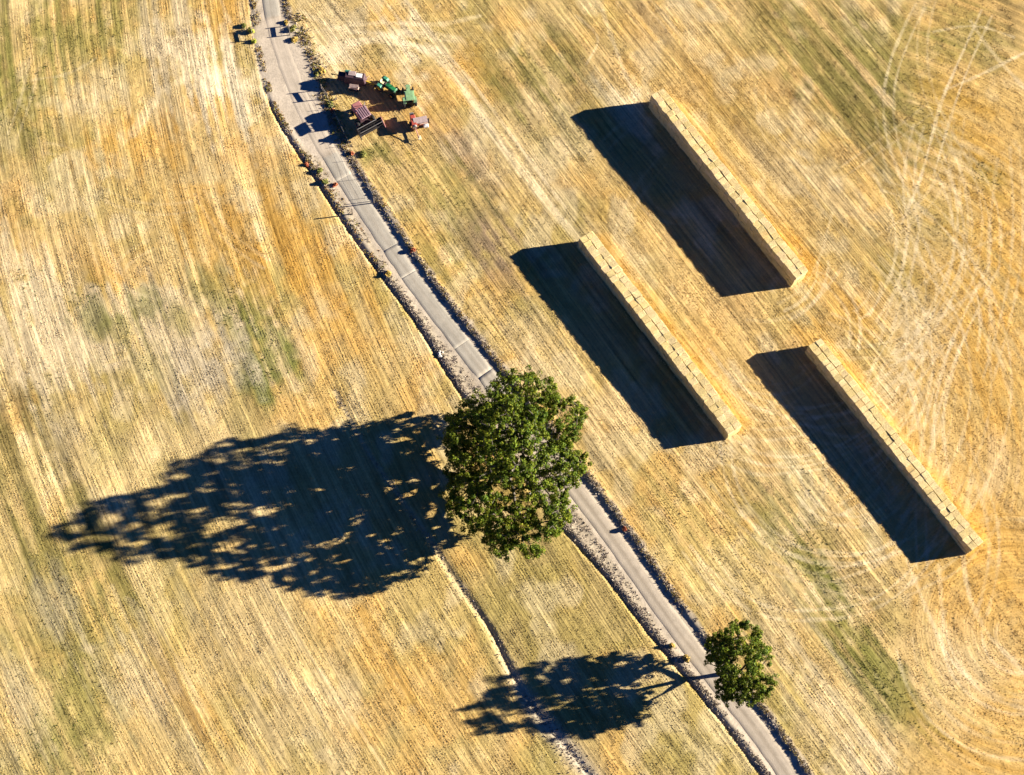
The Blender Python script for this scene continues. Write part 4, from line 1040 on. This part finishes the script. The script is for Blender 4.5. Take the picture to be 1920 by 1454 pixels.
def swather():
    x, y = S(681, 226); z = zat(x, y)
    o = thing('windrower', 'faded mauve and pink windrower with ribbed cab roof and black reel header', 'harvester', (x, y, z), heading((668, 205), (697, 246)))
    o.scale = (1.06, 1.08, 1.05)
    b = MB(); b.box((-.3, 0, .95), (4.4, 1.1, .35)); b.box((.9, 0, .95), (.4, 3.0, .4)); b.box((-2.0, 0, .75), (.3, 2.2, .25)); b.build('chassis', MAT['black'], o)
    e = MB(); e.box((-1.95, 0, 1.85), (1.7, 1.85, 1.55), bev=.12, top=(.9, .92)); e.build('engine_cover', MAT['pink'], o)
    v = MB()
    for k in range(5): v.box((-2.80, -.6 + .3 * k, 1.85), (.06, .16, .7), bev=0)
    v.build('radiator_grille', MAT['black'], o)
    p = MB(); p.box((-.1, 0, 1.2), (2.0, 2.1, .14)); p.build('cab_floor', MAT['maroon'], o)
    for sx in (-.85, .85):
        for sy in (-.95, .95):
            q = MB(); q.box((sx, sy, 2.25), (.12, .12, 2.0), bev=.02); q.build('cab_post', MAT['maroon'], o)
    w = MB(); w.box((-.85, 0, 1.9), (.04, 1.75, 1.35), bev=0); w.box((0, -.95, 1.85), (1.55, .04, 1.25), bev=0); w.box((0, .95, 1.85), (1.55, .04, 1.25), bev=0); w.build('cab_panel', MAT['pink'], o)
    s_ = MB(); s_.box((-.2, 0, 1.6), (.55, .6, .5)); s_.box((-.5, 0, 2.0), (.14, .6, .6)); s_.build('seat', MAT['black'], o)
    r = MB(); r.box((.35, 0, 3.30), (2.35, 2.05, .18), bev=.08); r_o = r.build('cab_roof', MAT['mauve'], o)
    for k in range(5):
        m = MB(); m.box((.37, -.80 + .40 * k, 3.405), (2.2, .22, .07), bev=.02); m.build('roof_rib', MAT['mauve'], r_o)
    for k in range(4):
        m = MB(); m.box((.37, -.60 + .40 * k, 3.396), (2.15, .17, .014), bev=0); m.build('roof_groove', MAT['maroon'], r_o)
    for s in (-1, 1):
        wheel(o, (.9, s * 1.55, .78), .78, .50, MAT['pink']); wheel(o, (-2.0, s * 1.1, .48), .48, .28, MAT['pink'])
    x_ = MB(); x_.tube((-1.3, .95, 2.3), (-1.3, .95, 3.1), .07); x_.box((-1.2, 1.25, 1.9), (.5, .5, .12)); x_.tube((-1.5, 1.3, 1.9), (-2.2, 1.75, 1.9), .05); x_.build('exhaust', MAT['steel'], o)
    # header: back wall, deck, auger, reel with bats, dividers
    hx = 2.2; up = .55
    d = MB(); d.box((hx - .1, 0, .75 + up), (.12, 5.1, .8)); d.box((hx + .5, 0, .33 + up), (1.3, 5.1, .07), ry=.10); d.box((hx - .05, 0, 1.18 + up), (.22, 5.2, .10)); d.build('header_frame', MAT['black'], o)
    tb = MB(); tb.tube((hx - .1, -2.45, 1.28 + up), (hx - .1, 2.45, 1.28 + up), .06); tb.build('header_beam', MAT['steel'], o)
    a = MB(); a.tube((hx + .25, -2.4, .65 + up), (hx + .25, 2.4, .65 + up), .18, None, 10)
    for k in range(12): a.box((hx + .25, -2.2 + .4 * k, .65 + up), (.55, .03, .5), rx=0, rz=.35, bev=0)
    a.build('auger', MAT['black'], o)
    rl = MB(); rl.tube((hx + .85, -2.45, 1.15 + up), (hx + .85, 2.45, 1.15 + up), .07)
    for s in (-2.3, -.75, .75, 2.3):
        for k in range(6):
            t = math.pi * k / 3; rl.box((hx + .85 + math.cos(t) * .28, s, 1.15 + up + math.sin(t) * .28), (.55, .05, .05), ry=-t, bev=0)
    reel = rl.build('reel', MAT['black'], o)
    for k in range(6):
        t = math.pi * k / 3 + .02
        q = MB(); q.box((hx + .85 + math.cos(t) * .56, 0, 1.15 + up + math.sin(t) * .56), (.07, 4.9, .07), bev=0); q.build('bat', MAT['black' if k != 1 else 'steel'], reel)
    for s in (-1, 1):
        q = MB(); q.prism([(hx - .2, .2 + up), (hx - .2, 1.5 + up), (hx + .3, 1.6 + up), (hx + 1.7, .45 + up), (hx + 1.75, .2 + up)], s * 2.55 - .06, s * 2.55 + .06); q.build('crop_divider', MAT['pink' if s > 0 else 'black'], o)
        q = MB(); q.tube((hx - .1, s * 2.42, 1.4 + up), (hx + .85, s * 2.42, 1.2 + up), .05, None, 6); q.build('reel_arm', MAT['black'], o)
        q = MB(); q.box((1.6, s * .7, 1.1), (1.4, .12, .16), ry=-.3); q.build('lift_arm', MAT['greytop'], o)
    return o
swather()

def dark_baler():
    """towed implement behind the dark tractor"""
    x, y = S(664, 158); z = zat(x, y)
    o = thing('towed_baler', 'dark towed baler with pale triangular side panel behind the dark green tractor', 'farm implement', (x, y, z), heading((645, 148), (690, 154)))
    o.scale = (1.2, 1.25, 1.15)
    b = MB(); b.box((.2, .3, 1.4), (3.8, 1.6, 1.8), bev=.1, top=(.86, .8)); b.box((-2.1, .5, 1.2), (1.6, 1.1, 1.4), bev=.08, top=(.7, .8)); b.build('bale_chamber', MAT['maroon'], o)
    c = MB(); c.box((-.3, .55, 2.38), (1.2, .8, .10), rx=.12); c.build('lid', MAT['greytop'], o)
    d = MB(); d.box((.9, .35, 2.36), (1.0, .8, .08), rx=-.1); d.build('lid', MAT['white'], o)
    g = MB(); g.tube((-1.5, .9, 2.1), (-.7, .9, 2.2), .28, None, 12); g.build('twine_drum', MAT['teal'], o)
    t = MB(); t.prism([(-.55, 1.02), (1.05, 1.55), (.75, .50)], -1.45, -1.37); t.prism([(-.2, 1.05), (.7, 1.35), (.55, .72)], -1.47, -1.44); t.build('side_panel', MAT['rustpale'], o)
    fl = MB(); fl.box((.2, -1.0, .75), (1.7, .9, .12), rx=-.25); fl.box((.25, -1.25, 1.52), (1.5, .55, .05), rx=.5); fl.build('feed_tray', MAT['rustpale'], o)
    p = MB(); p.box((.3, -1.25, .45), (1.5, .5, .3))
    for k in range(9): p.tube((-.35 + .16 * k, -1.5, .2), (-.35 + .16 * k, -1.75, .6), .02, None, 4)
    p.build('pickup', MAT['black'], o)
    for s in (-1.0, 1.25): wheel(o, (-.3, s, .42), .42, .26, MAT['red'])
    q = MB(); q.box((2.9, .05, .6), (2.2, .18, .16), rz=-.14); q.tube((1.8, .2, 1.2), (3.9, 0, .7), .07, None, 6); q.build('drawbar', MAT['yellow'], o)
    h = MB(); h.tube((-2.6, .55, 1.0), (-4.0, .75, 1.15), .05, None, 6); h.box((-3.2, .7, .95), (1.6, .12, .08)); h.build('bale_chute', MAT['black'], o)
    k = MB(); k.tube((1.8, .9, .7), (2.35, .9, 1.6), .04, None, 5); k.tube((1.95, .5, 1.4), (2.5, 1.0, 1.5), .04, None, 5); k.build('linkage', MAT['rustpale'], o)
    return o
dark_baler()

def red_baler():
    x, y = S(785, 238); z = zat(x, y)
    o = thing('square_baler', 'red square baler with sloping grey-pink top and white tank', 'farm implement', (x, y, z), heading((778, 222), (788, 262)))
    o.scale = (1.08, 1.08, 1.2)
    b = MB(); b.box((-.5, -.85, 1.0), (2.3, .95, 1.3), bev=.08); b.build('bale_chamber', MAT['red'], o)
    c = MB(); c.prism([(-.85, 1.62), (-.85, 1.75), (.35, 1.62), (.35, 1.48)], -.9, 1.7); c.build('feed_cover', MAT['greytop'], o)
    c2 = MB(); c2.box((-.25, .5, 1.1), (1.15, 2.0, .75), bev=.05); c2.build('feed_housing', MAT['red'], o)
    r = MB(); r.box((.42, .9, 1.38), (.16, 1.6, .14), rz=.05); r.build('cover_rail', MAT['rustpale'], o)
    w = MB(); w.box((.72, 1.25, .95), (.62, .95, .62), bev=.12); w.tube((.72, 1.25, 1.25), (.72, 1.25, 1.36), .14, None, 10); w.build('tank', MAT['white'], o)
    f = MB(); f.tube((.55, -.85, 1.3), (.95, -.85, 1.3), .42, None, 14); f.build('flywheel', MAT['steel'], o)
    d = MB(); d.box((1.9, -.6, .6), (2.2, .16, .14), rz=.08); d.tube((.9, -.85, 1.2), (2.7, -.5, .75), .06, None, 6); d.build('drawbar', MAT['pink'], o)
    j = MB(); j.box((2.75, -.42, .66), (.85, .55, .12), bev=.04); j.tube((2.75, -.42, 0), (2.75, -.42, .9), .06); j.build('hitch_plate', MAT['cream'], o)
    h = MB(); h.tube((3.1, -.4, .6), (3.7, -.15, .5), .05, None, 6); h.build('driveshaft', MAT['black'], o)
    ch = MB(); ch.box((-2.1, -.85, .85), (1.1, .75, .12)); ch.box((-1.9, -1.2, 1.05), (.9, .05, .35), bev=0); ch.box((-1.9, -.5, 1.05), (.9, .05, .35), bev=0); ch.build('bale_chute', MAT['steel'], o)
    p = MB(); p.tube((.3, 0, .35), (.3, 1.8, .35), .22, None, 10)
    for k in range(10): p.box((.45, .1 + .18 * k, .45), (.45, .025, .03), ry=-.5, bev=0)
    p.build('pickup', MAT['black'], o)
    for yy, R in ((-1.5, .46), (2.0, .46)): wheel(o, (-.55, yy, R), R, .26, MAT['white'])
    return o
red_baler()

# ------------------------------------------------------------------ fences
def brace(name, label, a, b, h, group, hrail=1.55, board=.30, rr=.10):
    """two round posts tied by a board, and a low strut"""
    (x0, y0), (x1, y1) = S(*a), S(*b)
    cx, cy = (x0 + x1) / 2, (y0 + y1) / 2; z = min(zat(x0, y0), zat(x1, y1))
    o = thing(name, label, 'fence', (cx, cy, z), 0, group)
    for (px, py) in ((x0, y0), (x1, y1)):
        m = MB(); m.tube((px - cx, py - cy, -.25), (px - cx + rnd.uniform(-.04, .04), py - cy, h), rr, rr * .85, 8); m.tube((px - cx, py - cy, h), (px - cx, py - cy, h + .03), rr * .7, rr * .3, 8); m.build('post', MAT['wood'], o)
    ang = math.atan2(y1 - y0, x1 - x0); L = math.hypot(x1 - x0, y1 - y0)
    m = MB(); m.box((0, 0, hrail), (L + .25, .07, board), rz=ang, bev=.015); m.build('rail', MAT['rail'], o)
    for k, zz in enumerate((.5, .85, 1.2)):
        m = MB(); m.tube((x0 - cx, y0 - cy, zz), (x1 - cx, y1 - cy, zz), .008, None, 4); m.build('wire', MAT['steel'], o)
    return o
brace('fence_brace', 'braced pair of posts and board in the weeds left of the lane top', (472, 58), (475, 76), 1.45, 'fence braces along the lane', 1.05, .28)
brace('fence_brace', 'braced pair of posts and board right of the lane near the photo top', (541, 49), (544, 66), 1.35, 'fence braces along the lane', .95, .30)
brace('fence_brace', 'braced pair of posts and board beside the gravel yard and parked machines', (603, 169), (614, 185), 2.0, 'fence braces along the lane', 1.55, .36)

def lone_post(u, v, h, r, label, mat='wood', cat='post', group=None):
    x, y = S(u, v); z = zat(x, y)
    o = thing('fence_post', label, cat, (x, y, z), 0, group)
    m = MB(); m.tube((0, 0, -.3), (.02, .01, h), r, r * .9, 8); m.build('post', MAT[mat], o)
    m = MB(); m.tube((0.02, .01, h), (.02, .01, h + .05), r * .9, r * .4, 8); m.build('cap', MAT[mat], o)
    return o
lone_post(661, 402, 2.15, .14, 'thick dark wooden post in the verge left of the lane')
lone_post(703, 377, 1.75, .07, 'thinner of two close posts on the right bank of the lane')
lone_post(701, 381, 1.95, .12, 'thicker of two close posts on the right bank of the lane')

def wire_fence():
    P = [(616, 190), (622, 204), (630, 220), (639, 239), (647, 257), (655, 273), (668, 300), (684, 335), (700, 370)]
    x0, y0 = S(*P[0]); z0 = zat(x0, y0)
    o = thing('wire_fence', 'thin wire fence on slim metal posts between the lane and the machines', 'fence', (x0, y0, z0))
    Q = [(S(*p)[0] - x0, S(*p)[1] - y0, zat(*S(*p)) - z0) for p in P]
    for q in Q[1:]:
        m = MB(); m.box((q[0], q[1], q[2] + .55), (.06, .06, 1.6), bev=.01); m.build('metal_post', MAT['black'], o)
    for h in (.4, .75, 1.1):
        m = MB()
        for a, b in zip(Q[:-1], Q[1:]): m.tube((a[0], a[1], a[2] + h), (b[0], b[1], b[2] + h), .008, None, 4)
        m.build('wire', MAT['steel'], o)
    return o
wire_fence()

# ------------------------------------------------------------------ distinct plants and stones
YG = [(.34, .36, .05), (.26, .30, .05), (.42, .38, .08)]
DG = [(.09, .11, .03), (.14, .15, .04), (.28, .25, .07)]
OC = [(.50, .34, .09), (.42, .28, .08), (.36, .30, .08)]
RD = [(.35, .10, .05), (.28, .07, .04), (.42, .18, .08)]
GY = [(.40, .34, .29), (.32, .27, .23), (.48, .41, .33)]
for a in [
    ('bush', 472, 60, .75, .9, YG, 'bright yellow-green bush by the left fence brace at the lane top'),
    ('bush', 476, 79, .55, .7, YG, 'small yellow-green bush just below the left fence brace'),
    ('bush', 457, 50, .55, .6, DG, 'low dark green bush left of the bright yellow-green one'),
    ('bush', 549, 55, .95, .7, DG, 'dark twiggy bush around the right fence brace at the lane top'),
    ('bush', 552, 76, .8, .6, OC, 'straw-coloured bush under the right fence brace at the lane top'),
    ('bush', 536, 44, .6, .5, OC, 'pale gold bush just above the right fence brace at the lane top'),
    ('bush', 604, 133, .8, .45, OC, 'golden bush at the corner of the yard beside the baler shadow'),
    ('bush', 606, 153, .8, .35, OC, 'yellow dry bush at the left tip of the baler shadow'),
    ('bush', 593, 140, .6, .4, DG, 'green bush on the yard edge beside the golden bush'),
    ('bush', 618, 196, .8, .4, DG, 'dark low bush below the yard fence brace'),
    ('bush', 624, 209, .5, .5, RD, 'small reddish weed beside the wire fence below the yard brace'),
    ('bush', 574, 309, .55, .7, RD, 'dark red weed in the left verge below the machines'),
    ('bush', 600, 322, .6, .8, DG, 'dark blue-green bush in the left verge near the red weed'),
    ('bush', 610, 343, .8, .6, DG, 'rounded dark bush in the left verge above the lone post'),
    ('bush', 628, 348, .5, .4, RD, 'orange-brown weed beside the rounded dark bush'),
    ('bush', 660, 288, .55, .5, RD, 'orange weed on the right bank of the lane below the windrower'),
    ('bush', 774, 471, .5, .5, RD, 'red weed on the right bank of the lane midway to the oak'),
    ('bush', 728, 514, .7, .5, OC, 'orange dry bush in the left verge midway to the oak'),
    ('bush', 1171, 993, .5, .6, RD, 'rust-red weed on the right bank just below the big oak'),
    ('bush', 1286, 1236, .75, 1.0, OC, 'olive-gold bush beside the lane in the small oak shadow'),
    ('bush', 1259, 1211, .6, .8, OC, 'dry gold bush on the verge above the small oak shadow'),
    ('bush', 680, 290, .8, .4, DG, 'low green weed patch below the windrower header'),
]:
    bush(*a)
def stones(name, u, v, label, n, s, cat):
    x, y = S(u, v); z = zat(x, y)
    o = thing(name, label, cat, (x, y, z))
    for k in range(n):
        bm = bmesh.new(); bmesh.ops.create_icosphere(bm, subdivisions=1, radius=s * rnd.uniform(.5, 1))
        for w_ in bm.verts: w_.co = Vector((w_.co.x * rnd.uniform(.8, 1.3), w_.co.y * rnd.uniform(.8, 1.2), w_.co.z * rnd.uniform(.5, .9)))
        me = bpy.data.meshes.new('stone'); bm.to_mesh(me); bm.free(); me.materials.append(MAT['rock'])
        q = link('stone', me, o); q.location = (rnd.uniform(-1, 1) * s * 1.6, rnd.uniform(-1, 1) * s * 1.8, s * .3)
    return o
stones('rock_pile', 826, 664, 'heap of pale stones in the left verge just above the oak', 7, .33, 'rocks')
stones('rock_pile', 1002, 925, 'grey boulders beside the lane under the big oak crown', 5, .5, 'rocks')
